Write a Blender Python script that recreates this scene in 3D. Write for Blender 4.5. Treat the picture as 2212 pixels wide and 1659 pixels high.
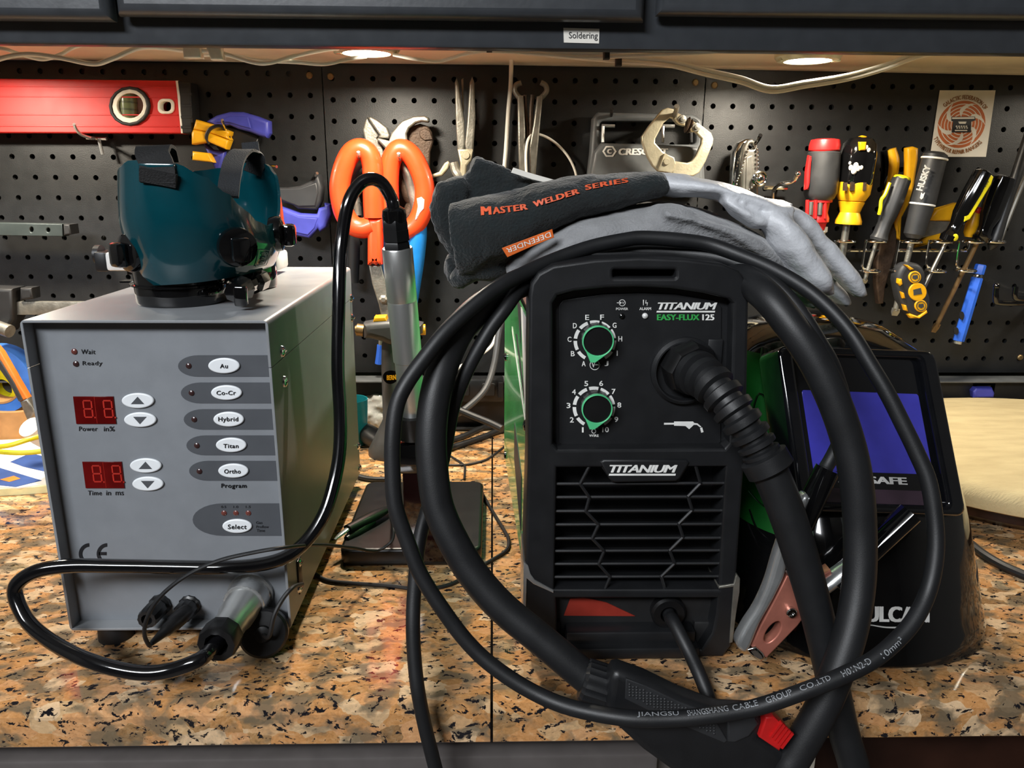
import bpy, bmesh, math, random
import numpy as np
from mathutils import Vector, Matrix
from math import sin, cos, pi, radians
random.seed(7)
S = bpy.context.scene
COL = S.collection
for o in list(bpy.data.objects): bpy.data.objects.remove(o)

# ---------------------------------------------------------------- camera
PITCH, YAW, ROLL, F, H = 0.26518691, -0.02567611, 0.00671961, 1661.0, 0.335
_f = Vector((-sin(YAW)*cos(PITCH), cos(YAW)*cos(PITCH), -sin(PITCH)))
_r0 = Vector((cos(YAW), sin(YAW), 0)); _u0 = _r0.cross(_f)
_r = _r0*cos(ROLL) + _u0*sin(ROLL); _u = -_r0*sin(ROLL) + _u0*cos(ROLL)
CAM = Vector((0, 0, H))
cd = bpy.data.cameras.new('camera'); cam = bpy.data.objects.new('camera', cd); COL.objects.link(cam)
cd.sensor_width = 36; cd.lens = 36*F/2212; cd.clip_start = .02
cam.matrix_world = Matrix(((_r.x, _u.x, -_f.x, 0), (_r.y, _u.y, -_f.y, 0), (_r.z, _u.z, -_f.z, H), (0, 0, 0, 1)))
cd.dof.use_dof = False
S.camera = cam
# ---------------------------------------------------------------- world, exposure, lamps
S.view_settings.view_transform = 'Standard'; S.view_settings.look = 'None'
S.view_settings.gamma = 1; S.view_settings.use_curve_mapping = False
S.view_settings.exposure = 0.0
w = bpy.data.worlds.new('room_air'); S.world = w; w.use_nodes = True
w.node_tree.nodes['Background'].inputs[0].default_value = (.72, .86, 1, 1)
w.node_tree.nodes['Background'].inputs[1].default_value = 0.05
S.cycles.max_bounces = 8; S.cycles.glossy_bounces = 4; S.cycles.transmission_bounces = 6
S.cycles.sample_clamp_indirect = 3.0; S.cycles.caustics_reflective = False; S.cycles.caustics_refractive = False
def area(name, loc, size, power, col, aim=None, shape='DISK', sy=None, spread=pi):
    l = bpy.data.lights.new(name, 'AREA'); l.shape = shape; l.size = size
    if sy: l.size_y = sy
    l.energy = power; l.color = col; l.spread = spread
    o = bpy.data.objects.new(name, l); o.location = loc; COL.objects.link(o)
    if aim is not None: o.rotation_euler = (Vector(aim)-Vector(loc)).to_track_quat('-Z', 'Y').to_euler()
    return o
PUCKS = [(-.6, .862), (-.129, .85), (.334, .87), (.80, .87)]
PUCK_Z = .4535
for i, (x, y) in enumerate(PUCKS):
    area('puck_bulb', (x, y, PUCK_Z-.0015), .042, (3.5, 2.8, 2.6, .85)[i], (1, .90, .74), spread=radians(173))
area('ceiling_lamp_light', (-.95, -1.15, 1.38), 1.1, 54.0, (.93, .96, 1.0), aim=(-.05, .5, .1), shape='RECTANGLE', sy=.28)

# ---------------------------------------------------------------- pixel -> place
def ray(px, py): return _f + _r*((px-1106)/F) - _u*((py-829.5)/F)
def P(px, py, Y): d = ray(px, py); return CAM + d*(Y/d.y)
def PZ(px, py, z=0.): d = ray(px, py); return CAM + d*((z-H)/d.z)
def V(*a): return Vector(a)

# ---------------------------------------------------------------- materials
def lin(c):
    if isinstance(c, str): c = [int(c[i:i+2], 16)/255 for i in (0, 2, 4)]
    return tuple((x/12.92 if x <= .04045 else ((x+.055)/1.055)**2.4) for x in c) + (1,)
def mat(name, c, rough=.5, metal=0, var=.12, scale=60, bump=0, bscale=400, coat=0, emit=0, trans=0, sheen=0, c2=None, alpha=1, spec=.5, stretch=None):
    m = bpy.data.materials.new(name); m.use_nodes = True; t = m.node_tree; N = t.nodes; L = t.links
    b = N['Principled BSDF']; b.inputs['Roughness'].default_value = rough; b.inputs['Metallic'].default_value = metal
    b.inputs['Coat Weight'].default_value = coat; b.inputs['Coat Roughness'].default_value = .04
    b.inputs['Transmission Weight'].default_value = trans; b.inputs['Sheen Weight'].default_value = sheen
    b.inputs['Specular IOR Level'].default_value = spec; b.inputs['Alpha'].default_value = alpha
    tc = N.new('ShaderNodeTexCoord'); mp = N.new('ShaderNodeMapping'); L.new(tc.outputs['Object'], mp.inputs[0])
    if stretch: mp.inputs['Scale'].default_value = stretch
    n = N.new('ShaderNodeTexNoise'); n.inputs['Scale'].default_value = scale; n.inputs['Detail'].default_value = 4
    L.new(mp.outputs[0], n.inputs['Vector'])
    a = lin(c); e = lin(c2) if c2 else tuple(x*(1+2.2*var) for x in a[:3])+(1,); d = a if c2 else tuple(x*(1-var) for x in a[:3])+(1,)
    r = N.new('ShaderNodeValToRGB'); r.color_ramp.elements[0].position = .35; r.color_ramp.elements[1].position = .68
    r.color_ramp.elements[0].color = d; r.color_ramp.elements[1].color = e if c2 else tuple(x*(1+var) for x in a[:3])+(1,)
    L.new(n.outputs['Fac'], r.inputs[0]); L.new(r.outputs[0], b.inputs['Base Color'])
    mr = N.new('ShaderNodeMapRange'); mr.inputs['To Min'].default_value = max(0, rough*.85); mr.inputs['To Max'].default_value = min(1, rough*1.15)
    L.new(n.outputs['Fac'], mr.inputs['Value']); L.new(mr.outputs[0], b.inputs['Roughness'])
    if emit: b.inputs['Emission Color'].default_value = a; b.inputs['Emission Strength'].default_value = emit
    if bump:
        n2 = N.new('ShaderNodeTexNoise'); n2.inputs['Scale'].default_value = bscale; n2.inputs['Detail'].default_value = 3; L.new(mp.outputs[0], n2.inputs['Vector'])
        bp = N.new('ShaderNodeBump'); bp.inputs['Strength'].default_value = bump; bp.inputs['Distance'].default_value = .002
        L.new(n2.outputs['Fac'], bp.inputs['Height']); L.new(bp.outputs[0], b.inputs['Normal'])
    return m
def ramp(N, stops, const=False):
    r = N.new('ShaderNodeValToRGB'); cr_ = r.color_ramp
    if const: cr_.interpolation = 'CONSTANT'
    while len(cr_.elements) < len(stops): cr_.elements.new(.5)
    for e, (p, c) in zip(cr_.elements, stops): e.position = p; e.color = lin(c) if not isinstance(c, float) else (c, c, c, 1)
    return r
def granite():
    m = bpy.data.materials.new('polished_granite'); m.use_nodes = True; t = m.node_tree; N = t.nodes; L = t.links; b = N['Principled BSDF']
    g = N.new('ShaderNodeNewGeometry')
    dn = N.new('ShaderNodeTexNoise'); dn.inputs['Scale'].default_value = 55; dn.inputs['Detail'].default_value = 3; L.new(g.outputs['Position'], dn.inputs['Vector'])
    sb = N.new('ShaderNodeVectorMath'); sb.operation = 'SUBTRACT'; sb.inputs[1].default_value = (.5, .5, .5); L.new(dn.outputs['Color'], sb.inputs[0])
    sc = N.new('ShaderNodeVectorMath'); sc.operation = 'SCALE'; sc.inputs['Scale'].default_value = .013; L.new(sb.outputs[0], sc.inputs[0])
    ad = N.new('ShaderNodeVectorMath'); ad.operation = 'ADD'; L.new(g.outputs['Position'], ad.inputs[0]); L.new(sc.outputs[0], ad.inputs[1])
    mp = N.new('ShaderNodeMapping'); mp.inputs['Rotation'].default_value = (0, 0, radians(-38)); mp.inputs['Scale'].default_value = (62, 112, 90); L.new(ad.outputs[0], mp.inputs[0])
    vo = N.new('ShaderNodeTexVoronoi'); vo.inputs['Scale'].default_value = 1; L.new(mp.outputs[0], vo.inputs['Vector'])
    sp = N.new('ShaderNodeSeparateColor'); L.new(vo.outputs['Color'], sp.inputs[0])
    r1 = ramp(N, [(0, '66543c'), (.12, '9a7d56'), (.26, 'bd8852'), (.44, 'cf945c'), (.62, 'd8a274'), (.78, 'd2b68c'), (.92, 'ead2ae')]); L.new(sp.outputs[0], r1.inputs[0])
    # fine mottling
    n2 = N.new('ShaderNodeTexNoise'); n2.inputs['Scale'].default_value = 4.2; n2.inputs['Detail'].default_value = 6; n2.inputs['Roughness'].default_value = .65; L.new(mp.outputs[0], n2.inputs['Vector'])
    r2 = ramp(N, [(.32, '6e4f30'), (.46, 'c08a54'), (.56, 'd09c66'), (.72, 'e8c89e')]); L.new(n2.outputs['Fac'], r2.inputs[0])
    mx = N.new('ShaderNodeMix'); mx.data_type = 'RGBA'; mx.inputs[0].default_value = .42; L.new(r1.outputs[0], mx.inputs[6]); L.new(r2.outputs[0], mx.inputs[7])
    # grey patches
    n3 = N.new('ShaderNodeTexNoise'); n3.inputs['Scale'].default_value = .7; n3.inputs['Detail'].default_value = 5; L.new(mp.outputs[0], n3.inputs['Vector'])
    r3 = ramp(N, [(.48, 0.), (.60, .85)]); L.new(n3.outputs['Fac'], r3.inputs[0])
    m2 = N.new('ShaderNodeMix'); m2.data_type = 'RGBA'; L.new(r3.outputs[0], m2.inputs[0]); L.new(mx.outputs[2], m2.inputs[6]); m2.inputs[7].default_value = lin('6e6350')
    # black mica flecks
    n4 = N.new('ShaderNodeTexNoise'); n4.inputs['Scale'].default_value = 2.2; n4.inputs['Detail'].default_value = 4; n4.inputs['Roughness'].default_value = .6; L.new(mp.outputs[0], n4.inputs['Vector'])
    r4 = ramp(N, [(.575, 0.), (.605, 1.)]); L.new(n4.outputs['Fac'], r4.inputs[0])
    m3 = N.new('ShaderNodeMix'); m3.data_type = 'RGBA'; L.new(r4.outputs[0], m3.inputs[0]); L.new(m2.outputs[2], m3.inputs[6]); m3.inputs[7].default_value = lin('1c1b1f')
    L.new(m3.outputs[2], b.inputs['Base Color']); b.inputs['Roughness'].default_value = .09; b.inputs['Specular IOR Level'].default_value = .5
    return m
M = {}
def mk(k, *a, **kw): M[k] = mat(k, *a, **kw)
mk('board', '1b1c1d', .42, bump=.12, bscale=900, var=.08); mk('wall_paint', '86837d', .8); mk('cab', '36393d', .34, var=.08, bump=.05, bscale=150)
mk('cab_in', 'f0e7d4', .7, var=.1, scale=12); mk('brass', '8a7450', .45, .8); mk('white_pl', 'e8e4d6', .45); mk('cord_w', 'f2efe4', .5, var=.05)
mk('lamp_glass', 'fff3d8', .3, emit=20); mk('lamp_body', 'c9c6a8', .35, .3)
mk('floor', '6a6058', .6, scale=6); mk('ceil', 'a9a9a6', .9)
mk('grey_paint', '85888b', .42, .0, bump=.06, bscale=1500, var=.05, spec=.6); mk('grey_metal', '8f9187', .3, .75, bump=.05, bscale=1500, var=.05)
mk('panel', '7f8388', .5, var=.04, bump=.03, bscale=900); mk('stripe', '4d5055', .5, var=.04); mk('ink', '1b1c20', .5); mk('btn', 'e9edf0', .35, var=.03)
mk('redwin', '5c0a0a', .18, coat=.5, var=.3, scale=40); mk('redseg', 'b0281c', .4); mk('led_dark', '3a2626', .2); mk('led_red', '6a3a34', .2)
mk('rubber', '161617', .6); mk('black', '131314', .35); mk('gloss_black', '0b0b0c', .08, coat=.6); mk('satin', '191a1c', .42, bump=.08, bscale=2200, var=.1)
mk('cable', '17181a', .5, var=.1, bump=.05, bscale=1200); mk('cable_gloss', '0e0e10', .12, coat=.5); mk('steel', 'c6c8c8', .24, .75, bump=.03); mk('chrome', 'd8d8d6', .1, 1)
mk('alu', 'cfd0ce', .3, .85, var=.03, stretch=(1, 1, .02)); mk('white_ink', 'e8e8e4', .45); mk('green_ink', '37a24e', .45); mk('green_ring', '57c98a', .35)
mk('green', '4fc66c', .18, .25, coat=.5, var=.15); mk('green_dk', '175a22', .35, coat=.2); mk('red_pl', 'c01c1c', .4)
mk('teal', '053a43', .14, coat=.6, var=.06); mk('strap', '0a0a0b', .8, bump=.4, bscale=900); mk('strap_g', '222427', .8, bump=.4, bscale=900)
mk('suede', '0a1416', .95, bump=.8, bscale=500, var=.35, scale=90, sheen=.25); mk('leather', 'c8cace', .45, bump=.25, bscale=350, var=.07, scale=25); mk('suede_g', '8b8c8e', .9, bump=.5, bscale=500, sheen=.3, var=.12)
mk('orange_ink', 'e0603a', .6); mk('orange_tag', 'd8641a', .55); mk('red_level', 'c81e1a', .5, coat=0, var=.05); mk('yellow', 'e0a413', .4, var=.1); mk('blue', '3b3f9a', .45); mk('blue_pen', '2f66d8', .4)
mk('blue_grip', '1670b8', .4); mk('orange_grip', 'e8441c', .35, var=.05, coat=.2); mk('rusty', '4a3a2e', .55, .5, var=.3, bump=.3); mk('dull_steel', '8a877e', .42, .7, var=.2, bump=.15, scale=90)
mk('silver_cl', 'd0c7ac', .38, .7, var=.12, bump=.1); mk('holder', '5c5f61', .45); mk('darkgrey', '2a2b2d', .5); mk('ygreen', 'dfd21c', .4)
mk('paper', 'e6e2d8', .7, var=.03); mk('seal', 'c06a3c', .7, var=.08); mk('tan_ink', '9a6a44', .7); mk('felt', 'bba87e', .8, bump=.35, bscale=260, c2='cbb98c', scale=22, stretch=(1, 3.5, 1)); mk('dark_wood', '2a160e', .35, var=.3, scale=18, stretch=(1, 12, 1))
mk('lens_blue', '3b3aa6', .06, coat=1, var=.1, emit=.12); mk('lens_frame', '0e0f12', .1, coat=.6); mk('purple', '43333f', .15, coat=.5); mk('copper', 'c27a68', .4, .5, var=.15)  # lens_blue has a faint glow added, though the lens is no lamp
mk('vial', '8f9a70', .15, trans=.5); mk('card', 'a97a4a', .8); mk('blue_tape', '3d74c8', .5); mk('orange_plas', 'ee8432', .45); mk('grey_plas', '3e4042', .45); mk('plastic_clear', 'e6e6e2', .12, trans=.45, bump=1.0, bscale=60)
mk('teal_pl', '12707a', .35); mk('brown_wood', '4a2a18', .6); mk('base_paint', '5b5654', .45, var=.08); mk('ir_red', '8a2a1e', .5); mk('white_gl', 'dadad8', .3); mk('bit_steel', '9d9a92', .35, .9); mk('darkred_gl', '1c0a0a', .1, coat=.6)
M['granite'] = granite()

# ---------------------------------------------------------------- geometry helpers
def cr(pts, n=8, closed=False):
    A = [np.array(p, float) for p in pts]; out = []; k = len(A)
    for i in range(k if closed else k-1):
        if closed: p0, p1, p2, p3 = A[i-1], A[i], A[(i+1) % k], A[(i+2) % k]
        else: p1, p2 = A[i], A[i+1]; p0 = A[i-1] if i else 2*p1-p2; p3 = A[i+2] if i+2 < k else 2*p2-p1
        for j in range(n):
            t = j/n; out.append(.5*((2*p1)+(-p0+p2)*t+(2*p0-5*p1+4*p2-p3)*t*t+(-p0+3*p1-3*p2+p3)*t**3))
    if not closed: out.append(A[-1])
    return out
def frame_of(d, up=V(0, 0, 1)):
    d = d.normalized(); s = d.cross(up)
    if s.length < 1e-4: s = d.cross(V(1, 0, 0))
    s.normalize(); return s, s.cross(d).normalized()
class MB:
    def __init__(s): s.bm = bmesh.new(); s.mi = 0
    def m(s, i): s.mi = i; return s
    def _face(s, vs):
        try: f = s.bm.faces.new(vs); f.material_index = s.mi; return f
        except ValueError: return None
    def box(s, c, size, bev=0, rot=None, seg=2):
        b = bmesh.new(); bmesh.ops.create_cube(b, size=1); bmesh.ops.scale(b, vec=size, verts=b.verts)
        if bev: bmesh.ops.bevel(b, geom=b.edges[:], offset=bev, segments=seg, affect='EDGES', profile=.5)
        mt = Matrix.Translation(c) @ (rot.to_4x4() if rot else Matrix())
        return s._merge(b, mt)
    def _merge(s, b, mt=None, fn=None):
        mp = {}
        for v in b.verts:
            co = v.co.copy()
            if fn: co = fn(co)
            if mt: co = mt @ co
            mp[v] = s.bm.verts.new(co)
        for f in b.faces: s._face([mp[v] for v in f.verts])
        b.free(); return s
    def mesh(s, me, fn=None, mt=None):
        b = bmesh.new(); b.from_mesh(me); bpy.data.meshes.remove(me); return s._merge(b, mt, fn)
    def rings(s, R, cap0=True, cap1=True, closed=False):
        vs = [[s.bm.verts.new(p) for p in r] for r in R]; n = len(vs[0])
        for i in range(len(vs)-(0 if closed else 1)):
            a, b = vs[i], vs[(i+1) % len(vs)]
            for j in range(n): s._face([a[j], a[(j+1) % n], b[(j+1) % n], b[j]])
        if cap0 and not closed: s._face(vs[0][::-1])
        if cap1 and not closed: s._face(vs[-1])
        return s
    def tube(s, pts, r, seg=12, n=8, closed=False, flat=None, cap=True):
        """pts: world points; r: radius or list; flat: ratio of second axis"""
        k = len(pts); rr = r if isinstance(r, (list, tuple)) else [r]*k
        q = [list(p)+[x] for p, x in zip(pts, rr)]
        q = cr(q, n, closed) if n > 1 and k > 2 else [np.array(x) for x in q]
        C = [Vector(x[:3]) for x in q]; R = []; s_, u_ = None, None
        for i, c in enumerate(C):
            d = (C[(i+1) % len(C)]-C[i-1]) if closed else (C[min(i+1, len(C)-1)]-C[max(i-1, 0)])
            if d.length < 1e-9: d = V(0, 0, 1)
            d.normalize()
            if s_ is None: s_, u_ = frame_of(d)
            else:
                s_ = (s_-d*s_.dot(d)).normalized(); u_ = s_.cross(d).normalized()
            rad = max(1e-5, q[i][3])
            R.append([c+s_*cos(a)*rad+u_*sin(a)*rad*(flat or 1) for a in (2*pi*j/seg for j in range(seg))])
        return s.rings(R, cap, cap, closed)
    def lathe(s, prof, o, axis, seg=28, cap0=True, cap1=True, up=V(0, 0, 1), wob=None):
        o = Vector(o); axis = Vector(axis).normalized(); a, b = frame_of(axis, up)
        R = [[o+axis*t+(a*cos(q)+b*sin(q))*max(r, 1e-5)*(wob(q) if wob else 1) for q in (2*pi*j/seg for j in range(seg))] for r, t in prof]
        return s.rings(R, cap0, cap1)
    def cyl(s, a, b, r, seg=16, r2=None): 
        a = Vector(a); b = Vector(b); return s.lathe([(r, 0), (r if r2 is None else r2, (b-a).length)], a, b-a, seg)
    def ball(s, c, r, seg=12, sc=(1, 1, 1)):
        b = bmesh.new(); bmesh.ops.create_uvsphere(b, u_segments=seg, v_segments=max(6, seg//2), radius=r); return s._merge(b, Matrix.Translation(c) @ Matrix.Diagonal((*sc, 1)))
    def plate(s, loops, th, bev=0, fr=None, smooth=0, bseg=2):
        """loops: lists of (x,z) in plane; fr(x,y,depth)->world, default handled by caller"""
        cu = bpy.data.curves.new('c', 'CURVE'); cu.dimensions = '2D'; cu.fill_mode = 'BOTH'
        bev = min(bev, th*.49); cu.extrude = th/2-bev; cu.bevel_depth = bev; cu.bevel_resolution = bseg if bev else 0; cu.offset = -bev
        for lp in loops:
            if smooth: lp = [tuple(p) for p in cr(lp, smooth, True)]
            sp = cu.splines.new('POLY'); sp.points.add(len(lp)-1); sp.use_cyclic_u = True
            for p, q in zip(sp.points, lp): p.co = (q[0], q[1], 0, 1)
        ob = bpy.data.objects.new('c', cu); me = bpy.data.meshes.new_from_object(ob); bpy.data.objects.remove(ob); bpy.data.curves.remove(cu)
        return s.mesh(me, fr)
    def pp(s, loops, Y, th, bev=0, smooth=0, bseg=2):
        """pixel outline(s) standing at distance Y, front face at Y, thickness th away from the viewer"""
        lw = [[((q := P(x, y, Y)).x, q.z) for x, y in lp] for lp in loops]
        return s.plate(lw, th, bev, lambda c: V(c.x, Y+th/2-c.z, c.y), smooth, bseg)
    def wp(s, loops, Y, th, bev=0, smooth=0): return s.plate(loops, th, bev, lambda c: V(c.x, Y+th/2-c.z, c.y), smooth)
    def text(s, t, fn, bold=0, shear=0, space=1, size=1, depth=.0004, res=3):
        if bold:
            b_ = bold*1.25; f0 = fn; e_ = b_/(max(1, len(t))*.55); g_ = b_*.5
            for i_, (k, j) in enumerate(((-1, -1), (1, -1), (-1, 1), (1, 1), (0, 0))): s.text(t, (lambda u, v, d, k=k, j=j: f0(e_+(1-2*e_)*u+e_*k, g_+(1-2*g_)*v+g_*j, d)), 0, shear, space, size, depth+i_*6e-5, res)
            return s
        cu = bpy.data.curves.new('t', 'FONT'); cu.body = t; cu.size = 1; cu.shear = shear; cu.extrude = .02; cu.space_character = space; cu.resolution_u = res; cu.align_x = 'LEFT'
        ob = bpy.data.objects.new('t', cu); me = bpy.data.meshes.new_from_object(ob); bpy.data.objects.remove(ob); bpy.data.curves.remove(cu)
        if not len(me.vertices): return s
        a = np.array([v.co[:] for v in me.vertices]); x0, y0 = a[:, 0].min(), a[:, 1].min(); wx, wy = max(1e-6, np.ptp(a[:, 0])), max(1e-6, np.ptp(a[:, 1]))
        return s.mesh(me, lambda c: fn((c.x-x0)/wx, (c.y-y0)/wy, (1 if c.z > 0 else -1)*depth))
    def ptext(s, t, bl, br, tl, Y, **kw):
        """text whose box sits on the pixels bottom-left, bottom-right, top-left at distance Y"""
        o = P(*bl, Y); A = P(*br, Y)-o; B = P(*tl, Y)-o
        return s.text(t, lambda u, v, d: o+A*u+B*v+V(0, -d, 0), **kw)
    def subsurf(s, lv=1):
        bmesh.ops.subdivide_edges(s.bm, edges=s.bm.edges[:], cuts=lv, use_grid_fill=True); return s
def blob(mb, vox, sm=6, fac=.5, noise=0, nscale=40, disp=None):
    """merge overlapping closed shapes into one continuous skin"""
    me = bpy.data.meshes.new('b'); bmesh.ops.recalc_face_normals(mb.bm, faces=mb.bm.faces[:]); mb.bm.to_mesh(me); mb.bm.free()
    ob = bpy.data.objects.new('b', me); COL.objects.link(ob)
    r = ob.modifiers.new('r', 'REMESH'); r.mode = 'VOXEL'; r.voxel_size = vox
    q = ob.modifiers.new('s', 'SMOOTH'); q.iterations = sm; q.factor = fac
    dg = bpy.context.evaluated_depsgraph_get(); out = bpy.data.meshes.new_from_object(ob.evaluated_get(dg)); bpy.data.objects.remove(ob); bpy.data.meshes.remove(me)
    m2 = MB(); m2.mesh(out)
    if disp:
        m2.bm.normal_update()
        for v in m2.bm.verts: v.co += v.normal*disp(v.co)
    return m2
WL = {}
def props(o, label, cat, group, kind):
    if label: o['label'] = label
    if cat: o['category'] = cat
    if group: o['group'] = group
    if kind: o['kind'] = kind
    return o
def thing(name, label, cat, loc, group=None, kind=None):
    o = bpy.data.objects.new(name, None); o.empty_display_size = .02; o.location = loc; COL.objects.link(o); WL[o.name] = Vector(loc)
    return props(o, label, cat, group, kind)
def obj(name, mb, mats, parent=None, label=None, cat=None, group=None, kind=None, ang=.6, fix=True):
    me = bpy.data.meshes.new(name); bm = mb.bm
    if fix: bmesh.ops.recalc_face_normals(bm, faces=bm.faces[:])
    if parent is not None: loc = WL[parent.name]
    else:
        cs = [v.co for v in bm.verts]; loc = V((min(c.x for c in cs)+max(c.x for c in cs))/2, (min(c.y for c in cs)+max(c.y for c in cs))/2, min(c.z for c in cs))
    bmesh.ops.translate(bm, vec=-loc, verts=bm.verts); bm.to_mesh(me); bm.free()
    for x in (mats if isinstance(mats, (list, tuple)) else [mats]): me.materials.append(M[x] if isinstance(x, str) else x)
    me.shade_smooth(); me.set_sharp_from_angle(angle=ang)
    o = bpy.data.objects.new(name, me); COL.objects.link(o)
    if parent is not None: o.parent = parent; WL[o.name] = loc
    else: o.location = loc; WL[o.name] = loc
    return props(o, label, cat, group, kind)
def rrect(x0, y0, x1, y1, r, n=5):
    out = []
    for cx, cy, a in ((x1-r, y0+r, -90), (x1-r, y1-r, 0), (x0+r, y1-r, 90), (x0+r, y0+r, 180)):
        out += [(cx+r*cos(radians(a+90*i/n)), cy+r*sin(radians(a+90*i/n))) for i in range(n+1)]
    return out
def ell(cx, cy, rx, ry=None, n=28, rot=0): 
    ry = ry or rx; return [(cx+rx*cos(t)*cos(rot)-ry*sin(t)*sin(rot), cy+rx*cos(t)*sin(rot)+ry*sin(t)*cos(rot)) for t in (2*pi*i/n for i in range(n))]
def px3(L): return [P(*q) for q in L]
# ================================================================ the setting
WY = 1.0324
def st(name, mb, m, **k): return obj(name, mb, m, kind='structure', **k)
st('floor', MB().box((0, -.7, -.925), (4.4, 4.2, .05)), 'floor')
st('wall_back', MB().box((0, 1.09, .3), (4.4, .06, 2.4)), 'wall_paint')
st('ceiling', MB().box((0, -.7, 1.525), (4.4, 4.2, .05)), 'ceil')
st('wall_left', MB().box((-2.2, -.7, .3), (.06, 4.2, 2.4)), 'wall_paint')
st('wall_right', MB().box((2.2, -.7, .3), (.06, 4.2, 2.4)), 'wall_paint')
st('wall_front', MB().box((0, -2.8, .3), (4.4, .06, 2.4)), 'wall_paint')
# pegboards: real holes on the inch grid
G = .0254
def pegboard(name, x0, x1, z0, z1, hx, hz, label, screws, mate):
    t = thing(name, label, 'pegboard', ((x0+x1)/2, WY, z0), group='black pegboards on the back wall')
    mb = MB(); bm = mb.bm; th = .005; r = .0034; n = 12; cache = {}
    def vt(x, y, z):
        k = (round(x, 5), round(y, 5), round(z, 5))
        if k not in cache: cache[k] = bm.verts.new((x, y, z))
        return cache[k]
    nx0 = math.ceil((x0+.007-hx)/G); nx1 = math.floor((x1-.007-hx)/G); nz0 = math.ceil((z0+.007-hz)/G); nz1 = math.floor((z1-.007-hz)/G)
    xs = [x0]+[hx+G*(i+.5) for i in range(nx0, nx1)]+[x1]; zs = [z0]+[hz+G*(i+.5) for i in range(nz0, nz1)]+[z1]
    for i in range(nx1-nx0+1):
        for j in range(nz1-nz0+1):
            cx, cz = hx+G*(nx0+i), hz+G*(nz0+j); a, b, c, d = xs[i], xs[i+1], zs[j], zs[j+1]
            ring = [vt(cx+r*cos(2*pi*k/n), WY, cz+r*sin(2*pi*k/n)) for k in range(n)]
            back = [vt(cx+r*cos(2*pi*k/n), WY+th, cz+r*sin(2*pi*k/n)) for k in range(n)]
            cor = [vt(b, WY, d), vt(a, WY, d), vt(a, WY, c), vt(b, WY, c)]
            for k in range(n): mb._face([ring[k], ring[(k+1) % n], back[(k+1) % n], back[k]])
            q = n//4
            for s_ in range(4):  # fan each corner
                k0 = s_*q
                for k in range(k0, k0+q): mb._face([cor[s_], ring[(k+1) % n], ring[k % n]])
                mb._face([cor[s_], cor[(s_+1) % 4], ring[(k0+q) % n]])
    c8 = [vt(x, y, z) for x in (x0, x1) for y in (WY, WY+th) for z in (z0, z1)]
    mb.box(((x0+x1)/2, WY+th+.012, z0+.008), (x1-x0-.02, .024, .012)); mb.box(((x0+x1)/2, WY+th+.012, z1-.008), (x1-x0-.02, .024, .012))
    obj('perforated_panel', mb, 'board', t, ang=.5)
    for px, py in screws:
        p = P(px, py, WY); s = MB(); s.lathe([(.0042, 0), (.0042, .0012), (.003, .0024)], (p.x, WY-.0002, p.z), (0, -1, 0), 16)
        for a in (.4, .4+pi/2): s.box((p.x, WY-.0025, p.z), (.0052, .0006, .0009), rot=Matrix.Rotation(a, 3, 'Y'))
        obj('screw', s, 'brass', t)
    return t
sl, sr = -.2132, .2688
zt, zb = .4675, .0712
pegboard('pegboard', -.80, sl-.0007, zb, zt, -.58479, H+.12038-G*12, 'left black pegboard behind the red level and the grey box', [(668, 163)], 0)
hm = P(700+417/2.765, 600/2.765, WY)
pegboard('pegboard', sl+.0007, sr-.0007, zb, zt, hm.x, hm.z-G*12, 'middle black pegboard behind the pliers and orange scissors', [(714, 165), (1502, 178)], 0)
pegboard('pegboard', sr+.0007, .86, zb, zt, .30589, H+.08660-G*12, 'right black pegboard behind the screwdriver rack', [(1543, 184), (2203, 772)], 0)

# wall cabinet above
LY = .73
lipz = .4425
t = thing('wall_cabinet', 'dark grey painted wall cabinet hung above the pegboard with raised panel doors', 'cabinet', (0, .88, lipz))
mb = MB(); mb.box((0, LY+.009, lipz+.045), (1.9, .018, .09), .0025)
mb.box((0, LY+.009, lipz+.30), (1.9, .018, .02), 0)
for x in (P(245, 20, LY).x, P(1406, 20, LY).x): mb.box((x, LY+.009, lipz+.2), (.05, .018, .30))
mb.box((-.95, .88, lipz+.2), (.018, .30, .40)); mb.box((.95, .88, lipz+.2), (.018, .30, .40)); mb.box((0, .88, lipz+.40), (1.9, .30, .018))
obj('face_frame', mb, 'cab', t)
mb = MB(); mb.box((0, .885, .4735), (1.86, .287, .012)); obj('bottom_panel', mb, 'cab_in', t, label='cream unpainted underside')
zr = P(1100, 136, 1.02).z; mb = MB(); mb.box((0, WY-.009, zr+.006), (1.86, .016, .014), .001, rot=Matrix.Rotation(radians(.5), 3, 'Y')); obj('hanging_rail', mb, 'cab_in', t)
for a, b, ya, yb in ((-640, 240, 24, 24), (250, 1393, 25, 46), (1420, 2700, 46, 20)):
    p0 = P(a, 40, LY-.02); p1 = P(b, 40, LY-.02); zd = P((a+b)/2, 38, LY-.02).z
    x0, x1 = p0.x, p1.x; mb = MB(); D = LY-.0205
    mb.wp([[(x0, zd), (x1, zd), (x1, zd+.34), (x0, zd+.34)]], 0, .02, .0085)
    # ogee edge and raised middle
    mb.wp([[(x0+.05, zd+.055), (x1-.05, zd+.055), (x1-.05, zd+.30), (x0+.05, zd+.30)]], -.004, .008, .0035)
    bmesh.ops.translate(mb.bm, vec=(0, D, 0), verts=mb.bm.verts)
    obj('cabinet_door', mb, 'cab', t)
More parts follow.
